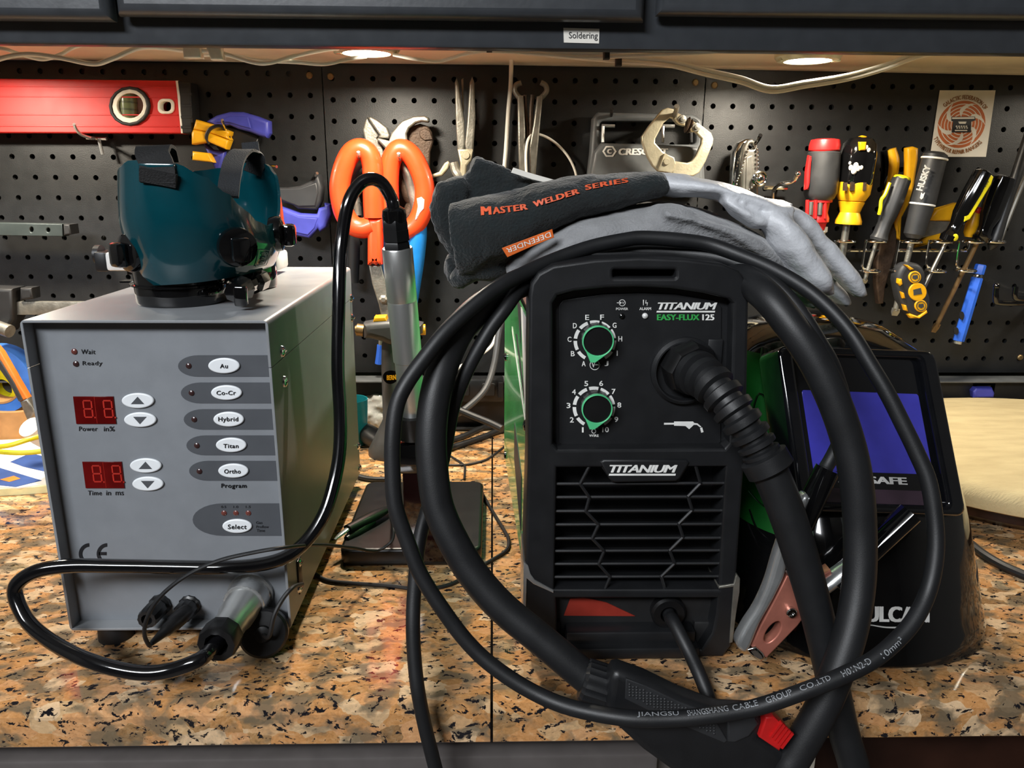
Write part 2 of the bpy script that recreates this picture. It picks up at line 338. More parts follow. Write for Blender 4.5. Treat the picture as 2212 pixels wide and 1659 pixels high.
# Soldering label
a, b, c = P(1218, 92, LY-.0004), P(1294, 94, LY-.0004), P(1217, 60, LY-.0004)
t = thing('label_tag', 'small white label reading Soldering on the wall cabinet rail', 'label', b.lerp(a, .5))
mb = MB(); mb.pp([[(1218, 92), (1294, 94), (1295, 62), (1217, 60)]], LY-.0007, .0006, .0001); obj('label_card', mb, 'paper', t)
mb = MB(); mb.ptext('Soldering', (1229, 87), (1291, 88), (1229, 69), LY-.0008, bold=-.004, depth=.0001); obj('lettering', mb, 'ink', t)

# puck lights
for i, (x, y) in enumerate(PUCKS):
    t = thing('puck_light', ['round white puck light under the cabinet beyond the left edge', 'lit round puck light under the cabinet above the orange scissors', 'lit round puck light under the cabinet above the screwdrivers', 'round white puck light under the cabinet beyond the right edge'][i], 'lamp', (x, y, PUCK_Z), group='puck lights under the wall cabinet')
    mb = MB(); mb.lathe([(.030, .0135), (.034, .012), (.034, .004), (.031, .0005), (.0245, .0), (.0245, .003)], (x, y, PUCK_Z), (0, 0, 1), 36, cap1=False); obj('housing', mb, 'lamp_body', t)
    mb = MB(); mb.lathe([(.0242, .0012), (.018, .0002), (.001, .0)], (x, y, PUCK_Z), (0, 0, 1), 32); obj('lens', mb, 'lamp_glass', t)
    for s_ in (-1, 1):
        mb = MB(); mb.box((x+s_*.0285, y-.004, PUCK_Z+.001), (.008, .009, .004), .0015); obj('clip', mb, 'lamp_body', t)

# white cords under the cabinet
def cord(name, label, L, r, m='cord_w', cat='cable', group=None, seg=10, n=8, twin=0):
    mb = MB(); mb.tube(px3(L), r, seg, n)
    if twin: 
        pts = px3(L); mb.tube([p+V(0, 0, twin) for p in pts], r, seg, n)
    return obj(name, mb, m, None, label, cat, group)
CY = .80
g_ = 'white cables under the cabinet'
cord('cable', 'white cable sagging under the cabinet above the red level', [(-60, 150, .78), (0, 127, .77), (60, 117, .77), (130, 125, .77), (200, 138, .77), (240, 128, .77), (300, 104, .78), (360, 104, .79), (430, 116, .79)], .0022, group=g_)
cord('cable', 'thin white cable arching below the sagging cable at the left end', [(-60, 105, .76), (0, 104, .77), (40, 116, .78), (90, 128, .79), (130, 118, .79), (160, 102, .8), (210, 93, .8), (330, 98, .8)], .0018, group=g_)
cord('cable', 'white cable running from the cable clips to the left puck light', [(390, 108, .78), (470, 113, .78), (540, 133, .78), (580, 136, .78), (640, 120, .79), (700, 108, .8), (730, 105, .82)], .002, group=g_)
cord('cable', 'white cable sagging lowest between the clips and the left puck light', [(400, 120, .79), (480, 118, .79), (560, 130, .79), (640, 134, .79), (700, 138, .79), (750, 128, .8), (790, 122, .83)], .002, group=g_)
cord('cable', 'white cable looping behind the left puck light', [(850, 118, .84), (900, 128, .83), (950, 132, .83), (1000, 118, .82), (1060, 107, .81)], .0018, group=g_)
cord('cable', 'white twin cable under the cabinet between the two puck lights', [(1010, 108, .80), (1100, 112, .8), (1180, 118, .8), (1260, 124, .8), (1330, 122, .8), (1420, 118, .79), (1500, 115, .79), (1580, 108, .79)], .0019, group=g_, twin=.0042)
cord('cable', 'white twin cable drooping low below the right puck light', [(1180, 120, .86), (1330, 132, .86), (1440, 141, .85), (1520, 160, .85), (1600, 178, .85), (1665, 198, .85), (1740, 187, .85), (1830, 172, .85), (1910, 150, .84), (1980, 124, .82), (2040, 112, .8)], .0021, group=g_, twin=.0045)
cord('cable', 'white flat cable hanging straight down the middle pegboard', [(1105, 118, .98), (1103, 180, 1.015), (1098, 240, 1.02), (1093, 320, 1.022), (1088, 380, 1.022), (1084, 460, 1.02)], .0026, group=g_, twin=0)
cord('cable', 'thin white cord curving across the middle pegboard behind the hooked pliers', [(1137, 380, .99), (1136, 330, .99), (1143, 297, .995), (1163, 290, 1.01), (1195, 305, 1.02), (1225, 335, 1.02), (1243, 372, 1.02), (1250, 420, 1.02)], .0016, group=g_)
def clip(L, m, label, Y):
    mb = MB(); xs = [p[0] for p in L]; mb.pp([L], Y, .010, .0015); obj('cable_clip', mb, m, None, label, 'clip', 'cable clips under the cabinet')
clip([(392, 95), (430, 95), (434, 125), (396, 125)], 'white_pl', 'white cable clip holding the cables left of the left puck light', .774)
clip([(440, 92), (474, 92), (482, 129), (455, 129)], 'white_pl', 'white cable clip nearest the left puck light', .772)
clip([(1305, 109), (1318, 109), (1318, 127), (1305, 127)], 'rubber', 'upper black cable clip right of the Soldering label', .785)
clip([(1331, 124), (1344, 124), (1344, 142), (1331, 142)], 'rubber', 'lower black cable clip right of the Soldering label', .85)
clip([(1051, 105), (1063, 105), (1063, 111), (1051, 111)], 'rubber', 'tiny black cable clip left of the hanging white cable', .78)

# countertops: two polished slabs with a chamfered front edge
def slab(x0, x1, label):
    mb = MB(); zb_ = -.0335; f = .4335; c = .008
    prof = [(f+c*.95, 0), (f+.0025, -.0022), (f, -c), (f, zb_+.003), (f+.003, zb_), (1.03, zb_), (1.03, 0)]
    mb.rings([[V(x, y, z) for y, z in prof] for x in (x0, x0+.0015, x1-.0015, x1)])
    for v in mb.bm.verts:
        if v.co.x in (x0, x1): pass
    obj('countertop', mb, 'granite', None, label, 'countertop', 'granite countertop slabs', ang=.3)
seam = PZ(1062, 1500, 0).x
slab(-1.15, seam-.0009, 'left speckled tan granite countertop slab, under the grey box')
slab(seam+.0009, 1.15, 'right speckled tan granite countertop slab, under the green and black welder')
# base cabinet
t = thing('base_cabinet', 'dark grey base cabinet under the granite countertop', 'cabinet', (-.4, .74, -.90))
bx1 = P(1765, 1640, .45).x
mb = MB(); mb.box(((-1.15+bx1)/2, .470, -.052), (bx1+1.15, .018, .036), .001)
for x in (P(1445, 1650, .45).x, bx1-.01, -1.1): mb.box((x, .470, -.46), (.022, .018, .8))
mb.box(((-1.15+bx1)/2, .470, -.86), (bx1+1.15, .018, .05)); mb.box((bx1-.006, .74, -.47), (.012, .55, .85)); mb.box((-1.14, .74, -.47), (.012, .55, .85))
mb.box(((-1.15+bx1)/2, .74, -.882), (bx1+1.15, .55, .012))
obj('face_frame', mb, 'base_paint', t)
x1 = P(1425, 1650, .44).x
zt_d = P(1000, 1634, .444).z-.0725; mb = MB(); mb.box(((-1.05+x1)/2, .452, zt_d), (x1+1.05, .016, .145), .003); obj('drawer_front', mb, 'base_paint', t)
x0 = P(1475, 1650, .44).x
mb = MB(); mb.box(((x0+bx1)/2, .452, zt_d-.002), (bx1-x0-.006, .016, .145), .003); obj('drawer_front', mb, 'cab_in', t, label='pale narrow drawer front')
mb = MB(); mb.box(((bx1+1.15)/2+.002, .50, -.46), (1.15-bx1-.004, .02, .84), .001)  # dark brown sheet stands in for shade in the open space here
mb.box((1.14, .75, -.46), (.02, .5, .84)); 
obj('shade_panel', mb, 'dark_wood', None, 'dark brown panel standing in for the shaded space under the right countertop', 'panel')
# lower rail on the wall
t = thing('wall_rail', 'long black metal rail along the wall under the pegboards', 'rail', (0, 1.01, .0))
mb = MB(); mb.box((0, 1.012, .035), (1.7, .028, .068), .004); obj('channel', mb, 'satin', t)
mb = MB(); mb.box((0, 1.0, .0700), (1.7, .03, .0022), .0005); obj('top_lip', mb, 'holder', t)
a = P(2106, 825, .995); b = P(2150, 850, .995)
mb = MB(); mb.wp([[(a.x, b.z-.01), (b.x, b.z-.01), (b.x, a.z), (a.x, a.z)], [((a.x+.006), b.z-.012), (a.x+.006, a.z-.006), (b.x-.006, a.z-.006), (b.x-.006, b.z-.012)]], .006, .001)
bmesh.ops.translate(mb.bm, vec=(0, .992, 0), verts=mb.bm.verts); obj('bracket', mb, 'grey_plas', t)
# ================================================================ grey pulse welder box
BX0, BX1, BY0, BY1, BZ0, BZ1 = -.3066, -.1468, .4985, .80, .014, .2425
bx = thing('pulse_welder', 'grey metal bench pulse welder box with oval white buttons and red displays', 'welder', ((BX0+BX1)/2, (BY0+BY1)/2, 0))
zs = P(592, 795, BY0).z; tk = .002; D = BY1-BY0
def ushape(z_lo, z_hi, top):
    r = .0035
    if top: o = [(BX0, z_lo)]+[(BX0+r-r*cos(a), z_hi-r+r*sin(a)) for a in (pi/2*i/5 for i in range(6))]+[(BX1-r+r*sin(a), z_hi-r+r*cos(a)) for a in (pi/2*i/5 for i in range(6))]+[(BX1, z_lo), (BX1-tk, z_lo), (BX1-tk, z_hi-tk), (BX0+tk, z_hi-tk), (BX0+tk, z_lo)]
    else: o = [(BX0, z_hi), (BX0+tk, z_hi), (BX0+tk, z_lo+tk), (BX1-tk, z_lo+tk), (BX1-tk, z_hi), (BX1, z_hi)]+[(BX1-r+r*cos(a), z_lo+r-r*sin(a)) for a in (pi/2*i/5 for i in range(6))]+[(BX0+r-r*sin(a), z_lo+r-r*cos(a)) for a in (pi/2*i/5 for i in range(6))]
    mb = MB(); mb.wp([o], D, .0004); bmesh.ops.translate(mb.bm, vec=(0, BY0, 0), verts=mb.bm.verts); return mb
# wp(Y=D) puts the front face at 0+BY0 with thickness given by its 2nd argument, so build explicitly
def ext(loop, y0, y1, bev=0):
    mb = MB(); return mb.plate([loop], y1-y0, bev, lambda c: V(c.x, (y0+y1)/2-c.z, c.y))
def uloop(z_lo, z_hi, top):
    r = .0035; A = [pi/2*i/5 for i in range(6)]
    if top: return [(BX0, z_lo)]+[(BX0+r-r*cos(a), z_hi-r+r*sin(a)) for a in A]+[(BX1-r+r*sin(a), z_hi-r+r*cos(a)) for a in A]+[(BX1, z_lo), (BX1-tk, z_lo), (BX1-tk, z_hi-tk), (BX0+tk, z_hi-tk), (BX0+tk, z_lo)]
    return [(BX0, z_hi), (BX0+tk, z_hi), (BX0+tk, z_lo+tk), (BX1-tk, z_lo+tk), (BX1-tk, z_hi), (BX1, z_hi)]+[(BX1-r+r*cos(a), z_lo+r-r*sin(a)) for a in A]+[(BX0+r-r*sin(a), z_lo+r-r*cos(a)) for a in A]
obj('top_cover', ext(uloop(zs+.0003, BZ1, True), BY0, BY1, .0005), 'grey_paint', bx, ang=.4)
mb = ext(uloop(BZ0, zs-.0003, False), BY0, BY1, .0005)
mb.box(((BX0+BX1)/2, BY1-.004, (BZ0+BZ1)/2), (BX1-BX0-.005, .003, BZ1-BZ0-.005)); obj('base_shell', mb, 'grey_paint', bx, ang=.4)
PY = .5095
mb = MB(); mb.box(((BX0+BX1)/2, PY+.001, (BZ0+BZ1)/2), (BX1-BX0-.0042, .002, BZ1-BZ0-.0042))
mb.m(1)
def z4(x, y): return (x/2.765, 550+y/2.765)
def stripe(l, r_, t_, b_):
    c = (t_+b_)/2; h = (b_-t_)/2; rx = h*1.9
    L = [(r_, t_), (r_+ (6 if b_-t_ < 200 else 8), b_)]+[(l+rx-rx*sin(a), c+h*cos(a)) for a in (pi*i/14 for i in range(15))]
    mb.pp([[z4(*q) for q in L]], PY-.0002, .0004)
ST = [(1063, 1619, 601, 730), (1080, 1633, 764, 889), (1097, 1645, 923, 1046), (1113, 1655, 1080, 1199), (1129, 1664, 1232, 1351), (1150, 1676, 1486, 1680)]
for q in ST: stripe(*q)
obj('front_panel', mb, ['panel', 'stripe'], bx, ang=.3)
# printed words
def bt(t, x0, x1, yb, yt, **k): mb = MB(); mb.ptext(t, z4(x0, yb), z4(x1, yb), z4(x0, yt), PY-.0004, depth=.0001, **k); obj('lettering', mb, 'ink', bx)
bt('Wait', 485, 568, 594, 566, space=1.1); bt('Ready', 493, 610, 668, 636, space=1.1)
bt('Power', 472, 582, 1054, 1027, space=1.1); bt('in%', 620, 684, 1055, 1026); bt('Time', 525, 607, 1437, 1410, space=1.1); bt('in', 634, 662, 1437, 1410); bt('ms', 690, 738, 1437, 1416)
bt('Program', 1322, 1472, 1400, 1368, space=1.15, bold=.004)
for t_, x in (('0.5', 1321), ('1.0', 1394), ('1.5', 1468)): bt(t_, x, x+29, 1513, 1500)
bt('Gas', 1529, 1567, 1608, 1593); bt('Proflow', 1531, 1605, 1633, 1618); bt('Time', 1533, 1582, 1656, 1640)
# CE mark
mb = MB()
def arc(cx, cy, r, w, a0, a1, n=20): return [(cx+r*cos(radians(a0+(a1-a0)*i/n)), cy+r*sin(radians(a0+(a1-a0)*i/n))) for i in range(n+1)]+[(cx+(r-w)*cos(radians(a1+(a0-a1)*i/n)), cy+(r-w)*sin(radians(a1+(a0-a1)*i/n))) for i in range(n+1)]
zl = lambda L: [(x/2.765, 1059+y/2.765) for x, y in L]
mb.pp([zl(arc(533, 380, 63, 20, 92, 268))], PY-.0004, .0003); mb.pp([zl(arc(640, 380, 63, 20, 92, 268))], PY-.0004, .0003); mb.pp([zl([(590, 370), (635, 370), (635, 388), (590, 388)])], PY-.0004, .0003)
obj('ce_mark', mb, 'ink', bx)
# oval buttons
BT = [('Au', 1336, 665, 95, 47, (1314, 1360, 678, 653)), ('Co-Cr', 1351, 826, 93, 45, (1293, 1408, 838, 813)), ('Hybrid', 1364, 985, 92, 45, (1304, 1422, 1003, 970)), ('Titan', 1379, 1139, 92, 44, (1334, 1424, 1155, 1131)), ('Ortho', 1392, 1293, 91, 43, (1339, 1437, 1307, 1282)), ('Select', 1415, 1624, 89, 42, (1361, 1472, 1639, 1612)), ('', 821, 874, 97, 46, 1), ('', 835, 988, 97, 45, -1), ('', 868, 1262, 95, 44, 1), ('', 881, 1371, 94, 43, -1)]
for t_, cx, cy, rx, ry, lt in BT:
    mb = MB(); mb.pp([[z4(*q) for q in ell(cx, cy, rx, ry, 40)]], PY-.0018, .002, .0012, bseg=3); mb.m(1)
    if t_: mb.ptext(t_, z4(lt[0], lt[2]), z4(lt[1], lt[2]), z4(lt[0], lt[3]), PY-.002, depth=.0001, space=1.1, bold=.006)
    else: mb.pp([[z4(cx-40, cy+19*lt), z4(cx+40, cy+19*lt), z4(cx, cy-25*lt)]], PY-.002, .0004)
    obj('button', mb, ['btn', 'stripe' if not t_ else 'ink'], bx)
# indicators
for x, y, m in ((445, 579, 'led_red'), (455, 652, 'led_dark'), (1128, 664, 'led_dark'), (1145, 826, 'led_dark'), (1161, 984, 'led_dark'), (1177, 1140, 'led_dark'), (1192, 1294, 'led_dark'), (1339, 1543, 'led_red'), (1410, 1543, 'led_red'), (1484, 1543, 'led_red')):
    p = P(*z4(x, y), PY); mb = MB(); mb.lathe([(.0021, 0), (.0019, .0006), (.0009, .0012), (.0001, .0013)], p, (0, -1, 0), 16); obj('indicator_light', mb, m, bx)
# two red seven segment windows
for c in ([(435, 848), (676, 848), (694, 1012), (455, 1012)], [(490, 1238), (726, 1238), (744, 1396), (511, 1396)]):
    mb = MB(); mb.pp([[z4(*q) for q in c]], PY-.0008, .001, .0002); mb.m(1)
    o = np.array(c[0]); A = np.array(c[1])-o; B = np.array(c[3])-o
    def seg(u0, v0, u1, v1): 
        mb.pp([[z4(*(o+A*u+B*v)) for u, v in ((u0, v0), (u1, v0), (u1, v1), (u0, v1))]], PY-.001, .0003)
    for u in (.22, .72):
        w_, l = .035, .2
        for v in (.13, .43, .73): seg(u+.02, v, u+l, v+.045)
        for v in (.17, .48): seg(u, v, u+w_, v+.25); seg(u+l, v, u+l+w_, v+.25)
        seg(u+l+.05, .74, u+l+.085, .79)
    seg(.52, .02, .528, .98)
    obj('display_window', mb, ['redwin', 'redseg'], bx)
# rubber feet
for x in (-.282, -.172):
    for y in (.514, .78):
        mb = MB(); mb.lathe([(.0125, 0), (.0118, BZ0)], (x, y, 0), (0, 0, 1), 24); obj('foot', mb, 'rubber', bx)
# dome screws on the right side
def yside(px, py): d = ray(px, py); q = CAM+d*(BX1/d.x); return q
for px, py in ((609, 759), (614, 824), (763, 640), (765, 682), (775, 960), (780, 1002), (645, 1215), (646, 1270)):
    q = yside(px, py); mb = MB(); mb.lathe([(.0042, 0), (.0038, .0012), (.002, .0023), (.0005, .0026)], (BX1, min(q.y, BY1-.006), q.z), (1, 0, 0), 18); mb.box((BX1+.0025, min(q.y, BY1-.006), q.z), (.0006, .005, .0008)); obj('screw', mb, 'chrome', bx)
# black terminal posts
def zb_(x, y): return (x/2.765, 1059+y/2.765)
Yf = PY
def post(sx, sy, ex, ey, out, r):
    a = P(*zb_(sx, sy), Yf); b = P(*zb_(ex, ey), Yf-out); mb = MB(); L = (b-a).length
    mb.lathe([(r*1.1, 0), (r*1.1, L*.12), (r*.9, L*.2), (r, L*.3), (r, L*.85), (r*.9, L), (r*.55, L), (r*.55, L*.6)], a, b-a, 24, wob=lambda q: 1+.03*cos(12*q)); return mb
obj('terminal_post', post(960, 680, 875, 775, .022, .0072), 'black', bx); obj('terminal_post', post(1135, 685, 1085, 745, .014, .0072), 'black', bx)
# threaded round socket
a = P(*zb_(1500, 610), Yf)
mb = MB(); mb.lathe([(.0165, 0), (.0165, .003), (.014, .004)], a, (0, -1, 0), 32); obj('socket_ring', mb, 'steel', bx)
# chain tab and dust cap
q1, q2 = yside(644, 1222), yside(647, 1262)
mb = MB(); mb.box((BX1+.0008, (q1.y+q2.y)/2, (q1.z+q2.z)/2), (.0012, .010, abs(q1.z-q2.z)+.012), .0004); obj('cap_tab', mb, 'black', bx)
capc = P(572, 1407, .486); capc.z = max(capc.z, .019)
mb = MB(); ax = V(.16, -.9, .38).normalized()
mb.lathe([(.0165, 0), (.0172, .002), (.0172, .0105), (.0155, .012), (.006, .0125), (.0055, .016), (.003, .0165)], capc-ax*.010, ax, 32); cap = obj('dust_cap', mb, 'black', bx)
mb = MB(); mb.tube([capc+ax*.0045, P(581, 1375, .476), P(592, 1330, .478), P(612, 1292, .484), P(634, 1268, .492), V(BX1+.002, q2.y, q2.z)], .0016, 8, 8); obj('cap_cord', mb, 'rubber', bx)
# ================================================================ welding pen with its cable and plug
pen = thing('welding_pen', 'silver welding handpiece hung in a black stand with glossy black cable to the grey box', 'handpiece', P(885, 900, .62))
ya = .60
A0, A1 = P(858, 535, ya), P(895, 925, ya+.02)
ax = A1-A0; L = ax.length; 
mb = MB(); mb.lathe([(.0112, 0), (.0118, .001), (.0118, L*.27), (.0116, L*.272), (.0118, L*.277), (.0118, L*.60), (.0108, L*.605), (.0106, L*.92), (.006, L)], A0, ax, 36); obj('handle', mb, 'alu', pen)
mb = MB(); mb.lathe([(.0095, -.022), (.0105, -.020), (.0105, -.0145), (.0108, -.0143), (.0108, -.006), (.0095, -.0055), (.0105, -.004), (.0112, 0.0005)], A0, ax, 6); obj('gland_nut', mb, 'black', pen)
mb = MB(); mb.lathe([(.0055, -.031), (.0085, -.029), (.0092, -.025), (.0092, -.020)], A0, ax, 28); obj('gland_cap', mb, 'gloss_black', pen)
# knurled plug
a = P(*zb_(1485, 640), Yf-.006); b = P(*zb_(1290, 925), Yf-.064)
ax2 = (b-a); L2 = ax2.length; 
mb = MB(); mb.lathe([(.0148, -.004), (.0150, 0), (.0150, L2*.16), (.0145, L2*.17)], a, ax2, 48, wob=lambda q: 1+.012*cos(24*q)); obj('knurled_ring', mb, 'steel', pen)
mb = MB(); mb.lathe([(.0135, L2*.15), (.0128, L2*.17), (.0125, L2*.42), (.0112, L2*.5), (.0110, L2*.8)], a, ax2, 36); obj('plug_body', mb, 'alu', pen)
mb = MB(); mb.lathe([(.0122, L2*.76), (.0134, L2*.78), (.0134, L2*.97), (.0125, L2), (.0080, L2), (.0075, L2*.85)], a, ax2, 10, cap0=False); obj('plug_nut', mb, 'black', pen)
e = a+ax2.normalized()*(L2*.86)
cl = [e, b+ax2.normalized()*.004+V(-.003, 0, -.002)]+px3([(425, 1428, .432), (360, 1450, .43), (290, 1452, .43), (200, 1430, .436), (120, 1392, .45), (62, 1345, .462), (34, 1290, .47), (40, 1258, .472), (85, 1232, .474), (160, 1222, .476), (260, 1223, .478), (380, 1225, .478), (480, 1226, .479), (560, 1220, .484), (620, 1202, .49), (665, 1165, .50), (700, 1110, .51), (720, 1050, .52), (733, 980, .53), (735, 900, .54), (730, 800, .55), (731, 700, .56), (733, 600, .57), (738, 520, .58), (752, 440, .585), (775, 400, .59), (800, 387, .592), (825, 396, .595), (845, 428, .597)])+[A0-ax.normalized()*.03, A0-ax.normalized()*.015]
mb = MB(); mb.tube(cl, .0049, 14, 6); obj('cable', mb, 'cable_gloss', pen)
# pen stand
stand = thing('handpiece_stand', 'glossy black stand with flat base plate and post holding the silver handpiece', 'stand', V(-.07, .68, 0))
b0, b1, b2, b3 = PZ(742, 1185, .0165), PZ(1046, 1180, .0165), PZ(1040, 1038, .0165), PZ(785, 1040, .0165)
mb = MB(); xl, xr = (b0.x+b3.x)/2, (b1.x+b2.x)/2; yl, yh = (b0.y+b1.y)/2-.004, (b2.y+b3.y)/2
mb.plate([rrect(xl, yl, xr, yh, .010)], .0165, .003, lambda c: V(c.x, c.y, .00825+c.z)); obj('base_plate', mb, 'black', stand)
pw0, pw1 = P(868, 1000, .612), P(955, 1000, .612)
mb = MB(); mb.box(((pw0.x+pw1.x)/2, .618, .052), (pw1.x-pw0.x, .009, .092), .001); obj('post', mb, 'darkred_gl', stand)
zc = P(900, 960, .61).z
mb = MB(); c = P(897, 955, .622)
mb.box((c.x, .628, c.z-.012), (pw1.x-pw0.x+.004, .034, .026), .002); obj('cradle', mb, 'gloss_black', stand)
mb = MB(); mb.lathe([(.0155, -.014), (.0155, .006), (.0115, .006), (.0115, -.006)], V(A1.x, A1.y, A1.z), ax, 28); obj('cup', mb, 'black', stand)
# ground lead with clip
gl = thing('ground_lead', 'thin black ground lead with alligator clip lying on the stand base', 'cable', PZ(760, 1160, .01))
pl_a, pl_b = P(*zb_(1120, 720), .498), P(*zb_(905, 915), .466)
mb = MB(); Lp = (pl_b-pl_a).length; mb.lathe([(.0055, 0), (.0058, .002), (.0058, Lp*.4), (.0048, Lp*.45), (.0046, Lp*.62), (.0036, Lp*.66), (.0018, Lp)], pl_a, pl_b-pl_a, 20); obj('banana_plug', mb, 'black', gl)
mb = MB(); mb.tube([pl_b]+px3([(322, 1394, .462), (312, 1370, .458), (318, 1335, .456), (345, 1290, .456), (400, 1245, .458), (470, 1212, .460), (550, 1193, .463), (620, 1182, .47), (690, 1177, .52), (760, 1183, .575), (810, 1190, .60), (845, 1170, .605), (850, 1140, .615), (842, 1110, .635)])+[PZ(848, 1100, .019)], .0014, 8, 8); obj('wire', mb, 'cable', gl)
ca, cb = PZ(845, 1096, .0225), PZ(748, 1144, .024)
mb = MB(); d = cb-ca; mb.tube([ca, ca+d*.2, ca+d*.5, ca+d*.97], [.0025, .0052, .0062, .0048], 16, 4, flat=.75); obj('clip_boot', mb, 'black', gl)
mb = MB(); mb.tube([ca+d*.4+V(0, -.004, -.004), ca+d*.7+V(0, -.006, -.006), ca+d*.98+V(0, -.006, -.007)], [.003, .0045, .003], 12, 3); obj('clip_boot', mb, 'black', gl)
mb = MB(); mb.tube([ca+d*.95, cb+d*.12+V(0, 0, -.002), cb+d*.24+V(0, 0, -.004)], [.003, .0026, .0012], 8, 2, flat=.6); obj('jaw', mb, 'steel', gl)

# ================================================================ teal goggles resting on the box
gz = BZ1
gog = thing('goggles', 'glossy teal welding goggles standing lens down on the grey box with black straps', 'goggles', PZ(430, 640, gz))
c1 = PZ(418, 658, gz); c1 = V((PZ(328, 642, gz).x+PZ(508, 642, gz).x)/2, .5412+.0335, gz); c2 = V(-.2095, .652, gz)
for k, c in enumerate((c1, c2)):
    mb = MB(); r = .0315 if k == 0 else .027
    mb.lathe([(r*.96, 0), (r, .002), (r*1.01, .013), (r*1.0, .0135), (r*1.10 if k == 0 else r, .014), (r*1.10 if k == 0 else r, .0152), (r, .0157), (r*1.02, .030)], c, (0, 0, 1), 44); 
    if k == 0: mb.box((c.x-r*1.15, c.y+.004, gz+.0146), (.016, .010, .0012))
    obj('lens_housing', mb, 'gloss_black', gog)
# bridge hinge between the lens cups
mb = MB(); h0 = PZ(505, 632, gz+.012); h1 = PZ(562, 604, gz+.014)
mb.tube([h0, h0.lerp(h1, .3), h0.lerp(h1, .34), h0.lerp(h1, .7), h0.lerp(h1, .74), h1], [.007, .0095, .006, .006, .0085, .0085], 8, 1); mb.box(P(520, 640, h0.y-.006), (.009, .005, .014), .0015); obj('hinge', mb, 'gloss_black', gog)
# shell: rings from the bottom edge to the wavy top edge
gc = V((c1.x+c2.x)/2+.003, .603, gz)
N_ = 72
GT = []; ZB0 = P(400, 613, .54).z-gz; ZB1 = P(597, 572, .66).z-gz-ZB0
for a_, py_ in ((0, 478), (10, 462), (22, 420), (40, 374), (55, 354), (70, 347), (85, 352), (100, 362), (120, 368), (150, 392), (180, 440), (198, 418), (214, 390), (230, 364), (247, 348), (265, 346), (280, 354), (297, 380), (312, 415), (325, 450), (338, 478), (350, 487), (360, 478)): GT.append((a_, P(430, py_, gc.y+.070*sin(radians(a_))).z-gz))
def gring(a):
    # top edge height (m above box) by angle: 0 = right, 90 = back, 180 = left, 270 = front
    T = GT
    for (a0, t0), (a1, t1) in zip(T, T[1:]):
        if a0 <= a <= a1: q = (a-a0)/(a1-a0); q = q*q*(3-2*q); return t0+(t1-t0)*q
def gpt(a, v, inset=0):
    t = radians(a); hx, hy = .0515-inset, .0775-inset
    # super-ellipse plan, flared upward at left/right
    n = 2.2; cx = math.copysign(abs(cos(t))**(2/n), cos(t)); sy = math.copysign(abs(sin(t))**(2/n), sin(t))
    zb0 = ZB0 + ZB1*(.5+.5*sin(t)) + .004*cos(t)
    zt_ = gring(a); z = zb0+(zt_-zb0)*v
    fl = .84+.16*min(1, v*1.7)**.7+.03*sin(pi*v)
    bulge = 1-.06*max(0, v-.75)*max(0, cos(radians(a-270)))
    return V(gc.x+hx*cx*fl*bulge, gc.y+hy*sy*fl*bulge, gz+z)
mb = MB(); nv = 12
outer = [[gpt(360*j/N_, i/nv) for j in range(N_)] for i in range(nv+1)]
inner = [[gpt(360*j/N_, i/nv, .0022) for j in range(N_)] for i in range(nv, -1, -1)]
mb.rings(outer+inner, False, False, closed=True)
obj('shell', mb, 'teal', gog, ang=.9)
# floor of the shell around the cups
mb = MB(); mb.rings([[gpt(360*j/N_, .0, .003)+V(0, 0, .002) for j in range(N_)], [gpt(360*j/N_, .0, .003)+V(0, 0, .004) for j in range(N_)]]); obj('shell_floor', mb, 'teal', gog)
def strapband(L, wv, m, th=.0012):
    mb = MB(); q = [Vector(x) for x in cr(L, 8)]; R = []
    for i, p in enumerate(q):
        d = (q[min(i+1, len(q)-1)]-q[max(i-1, 0)]).normalized(); s_ = (wv-d*wv.dot(d)); nn = d.cross(s_).normalized()*th; hs = s_/2
        R.append([p-hs-nn, p+hs-nn, p+hs+nn, p-hs+nn])
    mb.rings(R); obj('strap', mb, m, gog)
fy = gpt(270-18, .9).y
strapband([P(340, 396, fy-.006), P(342, 372, fy-.0035), P(337, 352, fy-.002), P(330, 332, fy+.002), P(333, 318, fy+.010), P(345, 325, fy+.02), P(352, 352, fy+.022)], V(.0225, 0, .001), 'strap')
strapband([P(342, 398, fy-.005), P(342, 370, fy-.0065)], V(.0235, .000, 0), 'strap', .0018)
mb = MB(); c = P(340, 360, fy-.002); mb.box(c, (.024, .004, .0045), .0012); obj('strap_slot', mb, 'teal', gog)
by = gpt(60, .9).y-.006
strapband([P(492, 425, by-.07), P(497, 385, by-.055), P(507, 345, by-.03), P(525, 326, by-.012), P(545, 334, by), P(553, 350, by+.002), P(545, 375, by+.0)], V(.015, .004, 0), 'strap_g')
strapband([P(540, 309, by+.012), P(543, 330, by+.006), P(548, 345, by+.004)], V(.0135, .002, 0), 'strap_g')
# side knobs
def knob(a, v, px):
    p = gpt(a, v); nrm = (gpt(a, v)-V(gc.x, gc.y, p.z)).normalized(); mb = MB()
    if px: 
        q = P(*px, p.y); p = V(q.x, p.y, q.z)
    p = p+nrm*.003; mb.lathe([(.0125, -.005), (.0138, .0005), (.0128, .004), (.009, .0055), (.001, .006)], p, nrm, 32)
    up = V(0, 0, 1); sd = nrm.cross(up).normalized(); R = Matrix((sd, nrm, up)).transposed()
    mb.box(p+nrm*.009+up*-.001, (.013, .010, .017), .003, rot=R); obj('snap_knob', mb, 'gloss_black', gog)
knob(222, .36, (293, 545)); knob(312, .45, (510, 533)); knob(2, .5, (590, 505))
